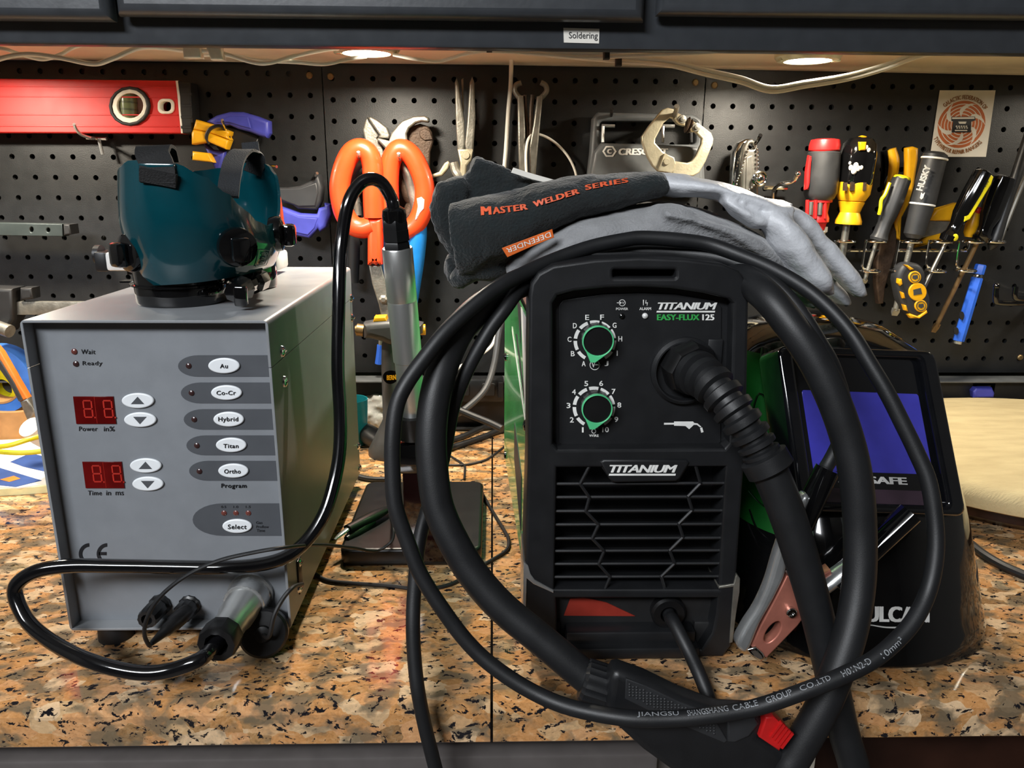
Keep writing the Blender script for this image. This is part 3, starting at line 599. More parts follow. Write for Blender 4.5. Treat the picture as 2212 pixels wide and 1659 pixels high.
# printed box on the shell
mb = MB(); A_, B_ = 335, 349
def sm(u, v, d): p = gpt(A_+(B_-A_)*u, .12+.34*v); n_ = (p-V(gc.x, gc.y, p.z)).normalized(); return p+n_*(.0008+d)
for u0, v0, u1, v1 in ((0, 0, .04, 1), (.96, 0, 1, 1), (0, 0, 1, .03), (0, .97, 1, 1)):
    k = 6; mb.rings([[sm(u0+(u1-u0)*i/k, v0, 0), sm(u0+(u1-u0)*i/k, v1, 0), sm(u0+(u1-u0)*i/k, v1, .0003), sm(u0+(u1-u0)*i/k, v0, .0003)] for i in range(k+1)])
obj('label_outline', mb, 'grey_paint', gog); mb = MB()
for t_, v0 in (('ISO', .68), ('Z94.3', .4), ('CE 3', .12)): mb.text(t_, lambda u, v, d, v0=v0: sm(.3+.45*u, v0+.17*v, d), depth=.0002); obj('lettering', mb, 'grey_paint', gog); mb = MB()
# white block with black end behind the goggles
wb = thing('white_block', 'white plastic block with black round capped end behind the goggles', 'case', V(-.26, .735, gz))
y_ = .725; mb = MB(); p0, p1 = P(232, 618, y_), P(603, 618, y_); pt = P(300, 546, y_)
wx0, wx1, wz1 = p0.x, p1.x, pt.z
mb.box(((wx0+wx1)/2, y_+.02, gz+.004+(wz1-gz-.004)/2), (wx1-wx0, .04, wz1-gz-.004), .003); obj('body', mb, 'white_gl', wb)
e0 = P(208, 600, y_).x
mb = MB(); mb.box(((e0+wx0)/2+.001, y_+.02, gz+.004+(wz1-gz-.004)/2), (wx0-e0+.002, .041, wz1-gz-.003), .002); mb.cyl((e0+.002, y_+.012, gz+.018), (e0-.003, y_+.012, gz+.018), .009, 20); obj('end_cap', mb, 'satin', wb)
mb = MB(); 
for x in (wx0+.02, wx1-.02): mb.box((x, y_+.02, gz+.002), (.01, .02, .0045))
obj('foot', mb, 'rubber', wb)
# ================================================================ black and green wire feed welder
FY = .48; PN = .492
wd = thing('wire_welder', 'black and green flux core wire welder with two dials and a ribbed cable socket', 'welder', V(.098, .66, 0))
def z5(x, y): return (700+x/2.765, 550+y/2.765)
def z6(x, y): return (1412+x/2.765, 550+y/2.765)
outer = [(1134, 1200), (1140, 1000), (1143, 640), (1147, 613), (1163, 590), (1195, 573), (1285, 560), (1380, 555), (1480, 559), (1560, 569), (1597, 585), (1613, 608), (1618, 640), (1612, 960), (1604, 1060), (1592, 1240), (1580, 1396), (1562, 1420), (1152, 1420), (1134, 1392)]
slot = rrect(1324, 583, 1460, 600, 4)
popen = [(1194, 960), (1194, 655), (1204, 639), (1240, 629), (1310, 622), (1380, 620), (1450, 623), (1520, 633), (1575, 646), (1584, 656), (1576, 957), (1566, 969), (1205, 971)]
gopen = [(1203, 1011), (1568, 1009), (1552, 1274), (1197, 1274)]
lopen = [(1201, 1293), (1550, 1293), (1546, 1330), (1538, 1368), (1515, 1404), (1218, 1404), (1204, 1370)]
def rev(L): return L[::-1]
mb = MB(); mb.pp([outer, rev(slot), rev(popen), rev(gopen), rev(lopen)], FY, .046, .0021); obj('front_bezel', mb, 'satin', wd, ang=.5)
# body with green sides
def P3(x, y, Y): return P(x, y, Y)
bz = .262; yb = .83
prof = lambda y, xl, xr, top: [V(xl, y, .022), V(xr, y, .022), V(xr, y, top-.02), V(xr-.02, y, top), V(xl+.02, y, top), V(xl, y, top-.02)]
mb = MB(); mb.rings([prof(FY+.03, .029, .160, .258), prof(yb, .016, .172, .258)]); obj('body', mb, 'black', wd, ang=.4)
for s_ in (0, 1):
    mb = MB(); x0, x1 = ((.0268, .0135), (.1625, .1745))[s_]; t_ = -.0012 if s_ == 0 else .0012
    q = [(FY+.047, .030), (FY+.047, .236), (yb-.01, .236), (yb-.01, .030)]; fx = lambda y: x0+(x1-x0)*(y-FY-.046)/(yb-FY-.046)
    mb.rings([[V(fx(y), y, z) for y, z in q], [V(fx(y)+t_, y, z) for y, z in q]]); obj('side_panel', mb, 'green', wd, ang=.4)
    if s_ == 0:
        mb = MB(); xx = lambda y: fx(y)-.0014
        def dec(L, mi): 
            mb.m(mi); R0 = [V(xx(y), y, z) for y, z in L]; mb.rings([R0, [p+V(-.0003, 0, 0) for p in R0]])
        dec([(.535, .235), (.60, .235), (.55, .16), (.535, .17)], 0); dec([(.60, .235), (.64, .235), (.60, .205)], 1); dec([(.56, .175), (.64, .205), (.65, .203), (.56, .168)], 1); dec([(.535, .155), (.70, .20), (.70, .196), (.535, .150)], 0)
        dec([(.58, .10), (.66, .12), (.66, .085), (.58, .05)], 1)
        obj('decal', mb, ['white_ink', 'darkgrey'], wd)
        for y, z in ((.545, .155), (.545, .04), (.79, .15), (.79, .04), (.79, .21)):
            mb = MB(); mb.lathe([(.0045, 0), (.004, .002), (.001, .003)], (xx(y)+.0005, y, z), (-1, 0, 0), 14); obj('screw', mb, 'gloss_black', wd)
# handle shelf behind slot + top cap
mb = MB(); mb.box((.094, FY+.044, .272), (.10, .003, .016)); obj('slot_back', mb, 'black', wd)
# control panel
mb = MB(); mb.pp([[(1190, 975), (1190, 645), (1280, 615), (1480, 615), (1590, 645), (1580, 975)]], PN, .004)
mb.pp([[(1207, 955), (1207, 660), (1216, 648), (1300, 636), (1380, 633), (1460, 636), (1545, 650), (1559, 664), (1557, 955), (1545, 965), (1216, 962)]], PN-.0012, .002, .0005); obj('control_panel', mb, 'satin', wd, ang=.4)
pY = PN-.0014
mb = MB()
def sg(L, m=0): mb.m(m); mb.pp([L], pY, .0003)
for (cx, cy), nm in (((1285, 737), 'ABCDEFGHIJ'), ((1283, 880), None)):
    st_ = 34.1
    for k in range(10):
        a = 244-st_*k
        if k < 9: 
            a0, a1 = radians(a-3.5), radians(a-st_+3.5)
            sg([(cx+46*cos(a0+(a1-a0)*i/6), cy-45*sin(a0+(a1-a0)*i/6)) for i in range(7)]+[(cx+38.5*cos(a1+(a0-a1)*i/6), cy-38*sin(a1+(a0-a1)*i/6)) for i in range(7)])
        ch = nm[k] if nm else str(k+1); lx, ly = cx+55*cos(radians(a)), cy-54*sin(radians(a)); wd_ = 4.2 if ch != '10' else 7; wd_ = 1.0 if ch == 'I' else 1.9 if ch == '1' else wd_
        mb.m(0); mb.ptext(ch, (lx-wd_, ly+5.5), (lx+wd_, ly+5.5), (lx-wd_, ly-5.5), pY-.0001, bold=.012, depth=.0001)
def bt5(t, x0, x1, yb, yt, m=0, **k): mb.m(m); mb.ptext(t, z5(x0, yb), z5(x1, yb), z5(x0, yt), pY-.0001, depth=.0001, **k)
bt5('POWER', 1744, 1816, 331, 317, bold=.006); bt5('ALARM', 1884, 1953, 331, 315, bold=.006); bt5('WIRE', 1583, 1640, 1088, 1074, bold=.006); bt5('V', 1598, 1620, 673, 645, bold=.02); bt5('V', 1779, 1794, 295, 281)
def ringpx(c, r, w): mb.m(0); mb.pp([ell(*c, r, r, 28), ell(*c, r-w, r-w, 28)[::-1]], pY, .0003)
ringpx(z5(1617, 659), 11, 1.3); ringpx(z5(1781, 288), 7.2, 1.2); ringpx(z5(1611, 1055), 5, 1.4)
sg([z5(*q) for q in ((1620, 655), (1640, 655), (1640, 649), (1652, 658), (1640, 667), (1640, 661), (1620, 661))]); sg([z5(*q) for q in ((1749, 286), (1768, 286), (1768, 280), (1778, 288), (1768, 296), (1768, 290), (1749, 290))])
sg([z5(*q) for q in ((1585, 1033), (1638, 1033), (1638, 1037), (1585, 1037))]); sg([z5(*q) for q in ((1905, 270), (1911, 270), (1909, 303), (1906, 303))]); sg([z5(*q) for q in ((1922, 272), (1925, 272), (1923, 288), (1934, 285), (1930, 306), (1928, 304), (1930, 290), (1919, 292))])
def logo(c, yt, m, Y, sgn=1):
    (x0, yb, x1) = c; mb.m(m); mb.ptext('TITANIUM', (x0, yb), (x1, yb), (x0, yt), Y-.0001, depth=.0001, shear=.28, bold=.028, space=.92)
logo((1421, 669, 1549), 653.5, 0, pY); sg([(1419, 671.5), (1545, 671.5), (1544, 675), (1418, 675)])
mb.m(1); mb.ptext('EASY-FLUX', (1419, 692), (1511, 692), (1419, 679), pY-.0001, depth=.0001, bold=.035); mb.m(0); mb.ptext('125', (1517, 692), (1543, 692), (1517, 679), pY-.0001, depth=.0001, bold=.035)
# torch pictogram
sg([z6(*q) for q in ((62, 1005), (122, 1005), (122, 997), (235, 997), (243, 1006), (262, 1008), (285, 1028), (278, 1032), (258, 1017), (240, 1017), (212, 1043), (190, 1024), (122, 1022), (122, 1015), (62, 1016))]); sg([z6(*q) for q in ((277, 1036), (290, 1032), (298, 1060), (284, 1064))])
obj('lettering', mb, ['white_ink', 'green_ink'], wd)
for q, m in (((1343, 682), 'gloss_black'), ((1393, 682), 'white_gl')):
    p = P(*q, pY); mb = MB(); mb.lathe([(.0019, 0), (.0018, .001), (.0008, .0018), (.0001, .002)], p, (0, -1, 0), 16); obj('indicator_light', mb, m, wd)
# dials
for (cx, cy) in ((1288, 731), (1286, 875)):
    p = P(cx, cy, pY); kn = MB(); kn.lathe([(.0106, 0), (.0103, .003), (.0099, .0075), (.0096, .0092), (.0001, .0095)], p, (0, -1, 0), 60, wob=lambda q: 1+.018*cos(20*q)); kn = obj('dial_knob', kn, 'black', wd)
    q = p+V(0, -.0092, 0); mb = MB(); L = [(q.x+.0101*cos(a), q.z+.0101*sin(a)) for a in (radians(-60+k*300/32) for k in range(33))]
    L = [(q.x+.0102*cos(radians(a)), q.z+.0102*sin(radians(a))) for a in range(-58, 229, 7)]+[(q.x-.0046, q.z-.0138), (q.x-.0015, q.z-.0140)]
    inn = [(q.x+.0093*cos(radians(a)), q.z+.0093*sin(radians(a))) for a in range(360, 0, -10)]
    mb.wp([L, inn], q.y-.0012, .0035, .0004); obj('pointer_ring', mb, 'green_ring', kn)
# cable socket
c = P(1477, 799, pY)
mb = MB(); mb.lathe([(.0225, -.001), (.0225, .004), (.0205, .006), (.0195, .006), (.019, -.0005)], c, (0, -1, 0), 48, cap1=False); mb.box((c.x+.0195, PN-.001, c.z+.008), (.010, .004, .026), .001); obj('socket_ring', mb, 'satin', wd)
c2 = P(1487, 792, pY-.004); d0 = (P(1545, 838, .455)-c2).normalized()
mb = MB(); mb.lathe([(.0175, -.002), (.0182, .001), (.0182, .010), (.0165, .0125)], c2-d0*.004, d0, 8); obj('socket_nut', mb, 'black', wd)
# vent grille
mb = MB()
SL = [1045, 1074, 1104, 1133, 1163, 1190, 1218, 1246, 1272]
for i, y in enumerate(SL):
    xl, xr = 1204-8*(y-1045)/227, 1570-19*(y-1045)/227; a, b = P(xl-3, y, FY+.004), P(xr+3, y-1.5, FY+.004)
    mb.tube([a, b], .0012, 6, 1); mb.rings([[a+V(0, .001, 0), b+V(0, .001, 0), b+V(0, .016, -.0055), a+V(0, .016, -.0055)], [a+V(0, .001, -.001), b+V(0, .001, -.001), b+V(0, .016, -.0065), a+V(0, .016, -.0065)]])
for zz in ([(1274, 1005), (1253, 1045), (1273, 1074), (1265, 1104), (1293, 1133), (1279, 1163), (1305, 1190), (1293, 1218), (1318, 1246), (1306, 1274)], [(1502, 1005), (1513, 1044), (1486, 1072), (1495, 1102), (1466, 1131), (1475, 1160), (1446, 1189), (1457, 1217), (1428, 1245), (1436, 1272)]):
    for a, b in zip(zz, zz[1:]): mb.tube([P(*a, FY+.0025), P(*b, FY+.0025)], .0012, 6, 1)
obj('vent_grille', mb, 'satin', wd)
mb = MB(); mb.box((.0985, FY+.0345, .110), (.13, .004, .15)); obj('vent_back', mb, 'rubber', wd)
mb = MB(); mb.pp([[(1296, 999), (1305, 993), (1483, 993), (1490, 1000), (1470, 1034), (1460, 1041), (1326, 1043), (1316, 1036)]], FY-.0015, .008, .0015)
mb.pp([[(1322, 1043), (1466, 1041), (1480, 1020), (1500, 990), (1285, 990)]], FY+.002, .004, .001); obj('badge_plate', mb, 'satin', wd)
mb = MB(); logo((1317, 1021, 1463), 1004.5, 0, FY-.0016); mb.pp([[(1316, 1023.5), (1460, 1023.5), (1459, 1027.5), (1315, 1027.5)]], FY-.0017, .0003); obj('lettering', mb, 'white_ink', wd)
# bottom bay: red label, cord grommet, bars, feet
mb = MB(); mb.pp([[(1195, 1285), (1555, 1285), (1548, 1392), (1200, 1392)]], FY+.014, .004); obj('lower_bay', mb, 'rubber', wd)
mb = MB(); mb.pp([[(1218, 1330), (1232, 1293), (1262, 1291), (1310, 1302), (1372, 1331)]], FY+.0132, .001); obj('warning_label', mb, 'ir_red', wd)
gc_ = P(1443, 1322, FY+.010)
mb = MB(); mb.lathe([(.0125, -.012), (.0125, .002), (.011, .004), (.0062, .004), (.0058, -.01)], gc_, (0, -1, 0), 32); obj('cord_grommet', mb, 'black', wd)
mb = MB(); a, b = P(1222, 1380, FY+.004), P(1500, 1380, FY+.004); mb.box(((a.x+b.x)/2, FY+.012, a.z), (b.x-a.x, .022, .014), .002); mb.box(((a.x+b.x)/2, FY+.008, .007), (b.x-a.x+.004, .026, .009), .002); obj('foot_bar', mb, 'satin', wd)
for x in (.04, .155):
    for y in (.50, .80): mb = MB(); mb.box((x, y, .0115), (.018, .02, .023), .002); obj('foot', mb, 'rubber', wd)
mb = MB()
a = [(1131, 1214), (1141, 1222), (1146, 1240), (1155, 1253), (1196, 1276), (1196, 1282), (1152, 1262), (1138, 1250), (1136, 1340), (1129, 1340)]
mb.pp([a], FY-.0012, .05, .0006); obj('edge_bracket', mb, 'steel', wd)
mb = MB(); mb.pp([[(1591, 1240), (1599, 1250), (1598, 1280), (1590, 1330), (1583, 1388), (1576, 1390), (1580, 1330), (1585, 1268), (1553, 1272), (1553, 1267), (1585, 1262)]], FY-.0012, .05, .0006); obj('edge_bracket', mb, 'dull_steel', wd)
cp = MB(); cp.tube([gc_+V(0, .006, 0), gc_+V(.0005, -.008, -.001)]+px3([(1452, 1338, .468), (1480, 1392, .452), (1508, 1450, .442), (1530, 1505, .432), (1548, 1560, .4275), (1568, 1640, .4265), (1590, 1760, .4265)]), .0047, 12, 6)
obj('power_cord', cp, 'cable', wd)

# ================================================================ welding gun: thick cable from the socket to the handle
gun = thing('welding_gun', 'black welding gun with red trigger and thick black cable looped over the welder', 'welding gun', P(1480, 1580, .405))
bl = [c2+d0*.006, P(1540, 832, .462), P(1588, 890, .448), P(1628, 950, .4415), P(1652, 992, .438)]
q = cr(bl, 16); R0 = .0128; rad = []
for i in range(len(q)):
    f_ = i/(len(q)-1); ph = (f_*9) % 1; rad.append((.0142-.0026*f_)*(1.0 if ph < .55 else .77) if f_ > .08 else .0150)
mb = MB(); mb.tube([Vector(x) for x in q], rad, 24, 1); obj('ribbed_boot', mb, 'cable', gun)
d_ = (bl[-1]-bl[-2]).normalized(); mb = MB(); mb.lathe([(.0125, -.001), (.0148, .0), (.0148, .0095), (.0125, .011)], bl[-1]-d_*.002, d_, 32); obj('boot_collar', mb, 'cable', gun)
cl = [bl[-1]]+px3([(1692, 1088, .433), (1726, 1190, .428), (1758, 1300, .424), (1782, 1400, .4205), (1802, 1490, .4175), (1822, 1580, .414), (1850, 1680, .41)])
rr = [.0113, .0112, .0108, .0103, .0100, .0099, .0098, .0098]
lp = [P(1870, 1850, .405), P(1820, 2020, .40), P(1700, 2030, .39), P(1640, 1880, .385)]
up_ = px3([(1690, 1690, .388), (1722, 1625, .390), (1770, 1540, .393), (1805, 1460, .398), (1838, 1360, .407), (1855, 1260, .417), (1858, 1160, .425), (1852, 1060, .43), (1836, 970, .435), (1803, 870, .44), (1757, 776, .447), (1705, 700, .456), (1655, 640, .470), (1600, 600, .500), (1540, 580, .535), (1460, 570, .548), (1380, 568, .55), (1280, 573, .548), (1190, 590, .53), (1110, 618, .503), (1047, 660, .486), (1003, 700, .476), (975, 745, .468), (953, 803, .46), (937, 875, .453), (931, 948, .447), (935, 1020, .442), (947, 1095, .437), (978, 1167, .432), (1022, 1240, .427), (1085, 1312, .421), (1172, 1384, .414), (1257, 1455, .407), (1290, 1480, .404)])
allp = cl+lp+up_; rr += [.0098]*4+[.0098]*len(up_)
mb = MB(); mb.tube(allp, rr, 20, 6); obj('cable', mb, 'cable', gun, label='thick black cable')
g0, g1 = P(1264, 1470, .4045), P(1332, 1492, .4015); ax = g1-g0; Lg = ax.length
mb = MB(); mb.lathe([(.0112, -.002), (.0132, 0), (.0132, Lg*.86), (.0125, Lg)], g0, ax, 60, wob=lambda q: 1+.03*cos(20*q)); obj('collar', mb, 'satin', gun)
hb = [(1318, 1470), (1326, 1456), (1340, 1453), (1400, 1474), (1480, 1513), (1560, 1542), (1640, 1546), (1652, 1562), (1643, 1592), (1700, 1632), (1735, 1668), (1740, 1740), (1640, 1760), (1480, 1690), (1390, 1625), (1332, 1572), (1308, 1532)]
mb = MB(); mb.pp([hb], .3862, .017, .005, bseg=4); obj('handle', mb, 'satin', gun, ang=.8)
kp = [(1352, 1466), (1395, 1482), (1470, 1518), (1550, 1548), (1548, 1560), (1572, 1600), (1565, 1606), (1480, 1570), (1400, 1535), (1350, 1510)]
mb = MB(); mb.pp([kp], .3855, .004, .0006)
kx = [P(x, y, .386) for x, y in kp]
for i in range(26):
    for j in range(7):
        x = 1360+i*7.6; y = 1478+j*6+(i*7.6)*.42+(3 if i % 2 else 0)
        if y > 1500+(x-1352)*.46: continue
        if x > 1545: continue
        mb.ball(P(x, y, .3855), .0008, 6)
obj('grip_pad', mb, 'darkgrey', gun)
mb = MB(); mb.pp([[(1570, 1552), (1632, 1553), (1640, 1566), (1620, 1592), (1588, 1606), (1572, 1604)]], .3850, .006, .0015); obj('thumb_block', mb, 'darkgrey', gun)
mb = MB(); mb.pp([[(1654, 1550), (1672, 1549), (1706, 1582), (1684, 1624), (1640, 1594)]], .3835, .011, .0012)
for i in range(5): mb.box(P(1676+i*6, 1575+i*6, .3832), (.0012, .002, .012), rot=Matrix.Rotation(.5, 3, 'Y'))
obj('trigger', mb, 'red_pl', gun, label='red trigger')

# ================================================================ ground cable with clamp
ge = thing('ground_clamp', 'chrome and copper ground clamp with thin black cable coiled around the welder', 'clamp', P(1650, 1420, .45))
C_ = px3([(1460, 518, .512), (1390, 514, .513), (1351, 518, .512), (1279, 533, .508), (1206, 558, .50), (1140, 587, .488), (1062, 630, .470), (975, 704, .455), (917, 774, .446), (876, 832, .44), (856, 880, .436), (848, 948, .431), (848, 1020, .427), (854, 1093, .423), (879, 1167, .42), (908, 1240, .416), (953, 1312, .412), (1007, 1384, .408), (1065, 1439, .403), (1148, 1493, .396), (1235, 1529, .387), (1351, 1551, .3775), (1440, 1553, .375), (1520, 1547, .3735), (1629, 1529, .373), (1737, 1493, .3725), (1810, 1464, .3745), (1882, 1428, .378), (1936, 1384, .384), (1976, 1337, .39), (2005, 1276, .398), (2020, 1204, .405), (2020, 1131, .412), (2006, 1042, .42), (1980, 978, .427), (1948, 912, .434), (1915, 847, .441), (1878, 785, .449), (1839, 722, .458), (1792, 668, .468), (1737, 622, .479), (1665, 580, .492), (1593, 550, .502), (1530, 528, .51)])
mb = MB(); mb.tube(C_, .0048, 16, 6, closed=True); loopc = obj('cable', mb, 'cable', ge)
D_ = px3([(1762, 1040, .462), (1790, 1000, .468), (1815, 950, .47), (1828, 905, .468), (1824, 870, .466), (1813, 830, .465), (1795, 781, .466), (1770, 738, .468), (1735, 682, .473), (1689, 628, .482), (1641, 594, .493), (1569, 561, .508), (1480, 548, .518), (1387, 545, .521), (1315, 553, .52), (1243, 570, .516), (1180, 592, .505), (1143, 610, .495), (1116, 633, .486), (1091, 667, .478), (1062, 706, .474), (1036, 749, .471), (1011, 796, .469), (989, 847, .468), (975, 894, .467), (962, 966, .466), (945, 1040, .464), (922, 1105, .46), (904, 1180, .452), (895, 1276, .442), (892, 1348, .434), (895, 1421, .427), (903, 1493, .421), (917, 1565, .419), (935, 1638, .418), (955, 1720, .418), (975, 1850, .418)])
mb = MB(); mb.tube(D_, .0046, 16, 6); obj('cable', mb, 'cable', ge)
# print along the loop cable
def along(px0, px1, row, t_, **k):
    a0, a1 = px0, px1
    pts = [Vector(x[:3]) for x in cr([tuple(p) for p in C_], 12, True)]
    def near(q):
        best = None
        for i, p in enumerate(pts):
            dv = p-CAM; kf = dv.dot(_f); sx, sy = 1106+F*dv.dot(_r)/kf, 829.5-F*dv.dot(_u)/kf
            e_ = (sx-q[0])**2+(sy-q[1])**2
            if best is None or e_ < best[0]: best = (e_, i)
        return best[1]
    i0, i1 = near(a0), near(a1)
    def fn(u, v, d):
        s_ = i0+(i1-i0)*u; i = int(s_); f_ = s_-i; p = pts[i].lerp(pts[i+1], f_); tg = (pts[i+1]-pts[i]).normalized()
        vw = (CAM-p).normalized(); vw = (vw-tg*vw.dot(tg)).normalized(); upv = vw.cross(tg).normalized()
        if upv.z < 0: upv = -upv
        an = (row+(v-.5)*.72); return p+(vw*cos(an)+upv*sin(an))*(.00485+max(0, d))
    mb.text(t_, fn, depth=.0001, **k)
mb = MB()
along((1378, 1552), (1466, 1552), .55, 'JIANGSU'); along((1485, 1549), (1572, 1540), .55, 'SHANGSHANG', ); along((1586, 1537), (1640, 1526), .48, 'CABLE'); along((1653, 1522), (1712, 1504), .42, 'GROUP'); along((1728, 1497), (1795, 1471), .35, 'CO.,LTD'); along((1816, 1461), (1879, 1430), .15, 'H01N2-D'); along((1898, 1418), (1938, 1382), -.25, '10mm\u00b2')
obj('lettering', mb, mat('print_grey', '8f9296', .5), loopc)
CYY = .449
mb = MB(); mb.pp([[(1592, 1395), (1608, 1358), (1634, 1318), (1658, 1265), (1678, 1198), (1700, 1140), (1735, 1075), (1752, 1085), (1722, 1150), (1705, 1205), (1697, 1245), (1672, 1298), (1643, 1350), (1616, 1410)]], CYY-.002, .011, .003, smooth=4); obj('handle', mb, 'steel', ge)
mb = MB(); mb.pp([[(1616, 1410), (1643, 1352), (1672, 1298), (1700, 1243), (1745, 1262), (1795, 1232), (1802, 1260), (1765, 1290), (1740, 1330), (1724, 1352), (1658, 1420), (1644, 1430), (1626, 1419)], ell(1669, 1366, 12, 27, 20, .62)[::-1]], CYY+.001, .010, .001); obj('jaw', mb, 'copper', ge, label='copper jaw plate')
mb = MB(); mb.pp([[(1612, 1404), (1634, 1398), (1650, 1412), (1656, 1423), (1642, 1431), (1624, 1420)]], CYY-.001, .014, .002); obj('jaw_tooth', mb, 'chrome', ge)
mb = MB(); p = P(1708, 1321, CYY); mb.lathe([(.0036, -.001), (.0036, .002), (.003, .0028), (.0016, .003), (.0014, .0015)], p, (0, -1, 0), 20); obj('rivet', mb, 'chrome', ge)
mb = MB(); a, b = P(1730, 1300, CYY+.002), P(1880, 1190, CYY+.004); mb.tube([a, a.lerp(b, .5), b], [.008, .0075, .007], 12, 3, flat=.7); obj('handle', mb, 'steel', ge)
for L, r in (([(1728, 1140, CYY+.003), (1758, 1075, CYY+.004), (1788, 1012, CYY+.006)], .0092), ([(1805, 1262, CYY+.003), (1880, 1188, CYY+.004), (1966, 1108, CYY+.006)], .0092)):
    q = px3(L); mb = MB(); mb.tube([q[0], q[0].lerp(q[1], .1), q[1], q[2]], [r*.8, r, r*1.02, r], 20, 6, flat=.75); 
    dd = (q[2]-q[1]).normalized(); obj('grip', mb, 'gloss_black', ge)

# ================================================================ welding helmet
hm_ = thing('welding_helmet', 'glossy black welding helmet with blue lens and green side standing right of the welder', 'helmet', V(.285, .58, 0))
HR = [(0.0, .286, .574, .1035, .1085), (.002, .286, .574, .1055, .1105), (.010, .286, .575, .1045, .1095), (.024, .285, .576, .1015, .1055), (.045, .284, .578, .0985, .102), (.08, .281, .584, .0948, .0965), (.100, .280, .592, .0930, .0925), (.115, .278, .597, .0915, .0875), (.150, .275, .607, .0885, .0825), (.180, .271, .6165, .0845, .0765), (.203, .268, .622, .075, .068), (.217, .266, .628, .055, .048), (.2235, .265, .632, .028, .024)]
HN = 64
def hint(z):
    z = max(0, min(HR[-1][0], z))
    for A, B in zip(HR, HR[1:]):
        if z <= B[0]: q = (z-A[0])/(B[0]-A[0]); return [a+(b-a)*q for a, b in zip(A, B)]
def hpt(z, t, off=0):
    _, cx, cy, rx, ry = hint(z); n = 2.35; c_, s_ = cos(t), sin(t)
    return V(cx+(rx+off)*math.copysign(abs(c_)**(2/n), c_), cy+(ry+off)*math.copysign(abs(s_)**(2/n), s_), z)
lv = [x for A, B in zip(HR, HR[1:]) for x in (A[0], (A[0]+B[0])/2)]+[HR[-1][0]]
mb = MB(); mb.rings([[hpt(z, 2*pi*j/HN) for j in range(HN)] for z in lv]); bm = mb.bm
for f in bm.faces:
    c = f.calc_center_median(); a = math.degrees(math.atan2(c.y-.59, c.x-.278)) % 360
    if 182 < a < 240 and .075 < c.z < .205: f.material_index = 1
obj('shell', mb, ['gloss_black', 'green_dk'], hm_, ang=1.0)
def hsurf(px, py, off=.0006):
    d = ray(px, py); 
    for i in range(600):
        y = .44+i*.0005; p = CAM+d*(y/d.y); _, cx, cy, rx, ry = hint(p.z)
        if p.z > 0 and (abs((p.x-cx)/rx)**2.35+abs((p.y-cy)/ry)**2.35) < 1: return p-d.normalized()*off
    return p
cBL, cBR, cTR, cTL = P(1730, 1104, .4815), P(2092, 1116, .500), P(2022, 757, .545), P(1680, 745, .527)
nrm = (cBR-cBL).cross(cTL-cBL).normalized()
W_, H_ = (cBR-cBL).length, (cTL-cBL).length
def fr(x, y, d): 
    u, v = x/W_, y/H_; return (cBL*(1-u)+cBR*u)*(1-v)+(cTL*(1-u)+cTR*u)*v+nrm*d
def fplate(loops, top, th, bev, **k): mb = MB(); mb.plate(loops, th, bev, lambda c: fr(c.x, c.y, top-th/2+c.z), **k); return mb
o_ = rrect(0, 0, W_, H_, .008, 4); i_ = rrect(.012, .007, W_-.014, H_-.006, .003, 3)
obj('lens_frame', fplate([o_, i_[::-1]], .0, .030, .003), 'lens_frame', hm_)
obj('lens_frame', fplate([rrect(.011, .006, W_-.013, H_-.005, .002)], -.006, .02, 0), 'lens_frame', hm_, label='dark lens surround')
def uvbox(u0, v0, u1, v1, r=.002): return rrect(u0*W_, v0*H_, u1*W_, v1*H_, r)
obj('lens', fplate([uvbox(.135, .245, .865, .735)], -.0054, .001, .0003), 'lens_blue', hm_, label='blue filter lens')
obj('accent_strip', fplate([uvbox(.13, .035, .86, .145)], -.0055, .001, .0002), 'purple', hm_)
mb = MB()
def ftext(t_, u0, v0, u1, v1, **k): mb.text(t_, lambda u, v, d: fr((u0+(u1-u0)*u)*W_, (v0+(v1-v0)*v)*H_, -.0053+d), depth=.0001, **k)
ftext('ARC', .27, .178, .405, .222, bold=.035); ftext('SAFE', .452, .178, .69, .222, bold=.035)
mb.plate([[(x*W_, y*H_) for x, y in ((.435, .228), (.412, .195), (.426, .195), (.415, .168), (.446, .204), (.431, .204))]], .0003, 0, lambda c: fr(c.x, c.y, -.0053+c.z))
obj('lettering', mb, 'holder' if 0 else 'white_ink', hm_)
mb = MB()
mb.text('VULCAN', lambda u, v, d: hsurf(1842+166*u, 1343-34*v+2*u, .0005+max(0, d)), bold=.04, depth=.0002)
sw = [(1850, 1352), (1880, 1348), (1920, 1352), (1960, 1351), (2005, 1338), (2008, 1341), (1965, 1357), (1925, 1360), (1880, 1353), (1852, 1355)]
obj('lettering', mb, 'white_ink', hm_)
mb = MB(); L = [(1848, 1348), (1880, 1350), (1915, 1355), (1955, 1354), (1985, 1347), (2006, 1338)]
mb.tube([hsurf(x, y, .0003) for x, y in L], [.0002, .0007, .0010, .0010, .0006, .0002], 8, 4, flat=.4); obj('logo_swoosh', mb, 'white_ink', hm_)
# side graphics
for L in ([(1622, 900), (1640, 850), (1672, 880)], [(1620, 1100), (1635, 1140), (1665, 1170)], [(1618, 1060), (1640, 1085), (1672, 1110), (1690, 1150)], [(1616, 1130), (1640, 1180), (1670, 1200)], [(1625, 1020), (1650, 1040), (1680, 1080)]):
    mb = MB(); mb.tube([hsurf(x, y, .0003) for x, y in L], .0012, 6, 4, flat=.4); obj('side_graphic', mb, 'gloss_black', hm_)
mb = MB(); 
for i in range(5): 
    x = 1648+i*7; mb.tube([hsurf(x, 752+i*2, .001), hsurf(x-2, 775+i*4, .001), hsurf(x+4, 796+i*2, .001)], .0013, 6, 3)
obj('vent_ribs', mb, 'grey_plas', hm_)
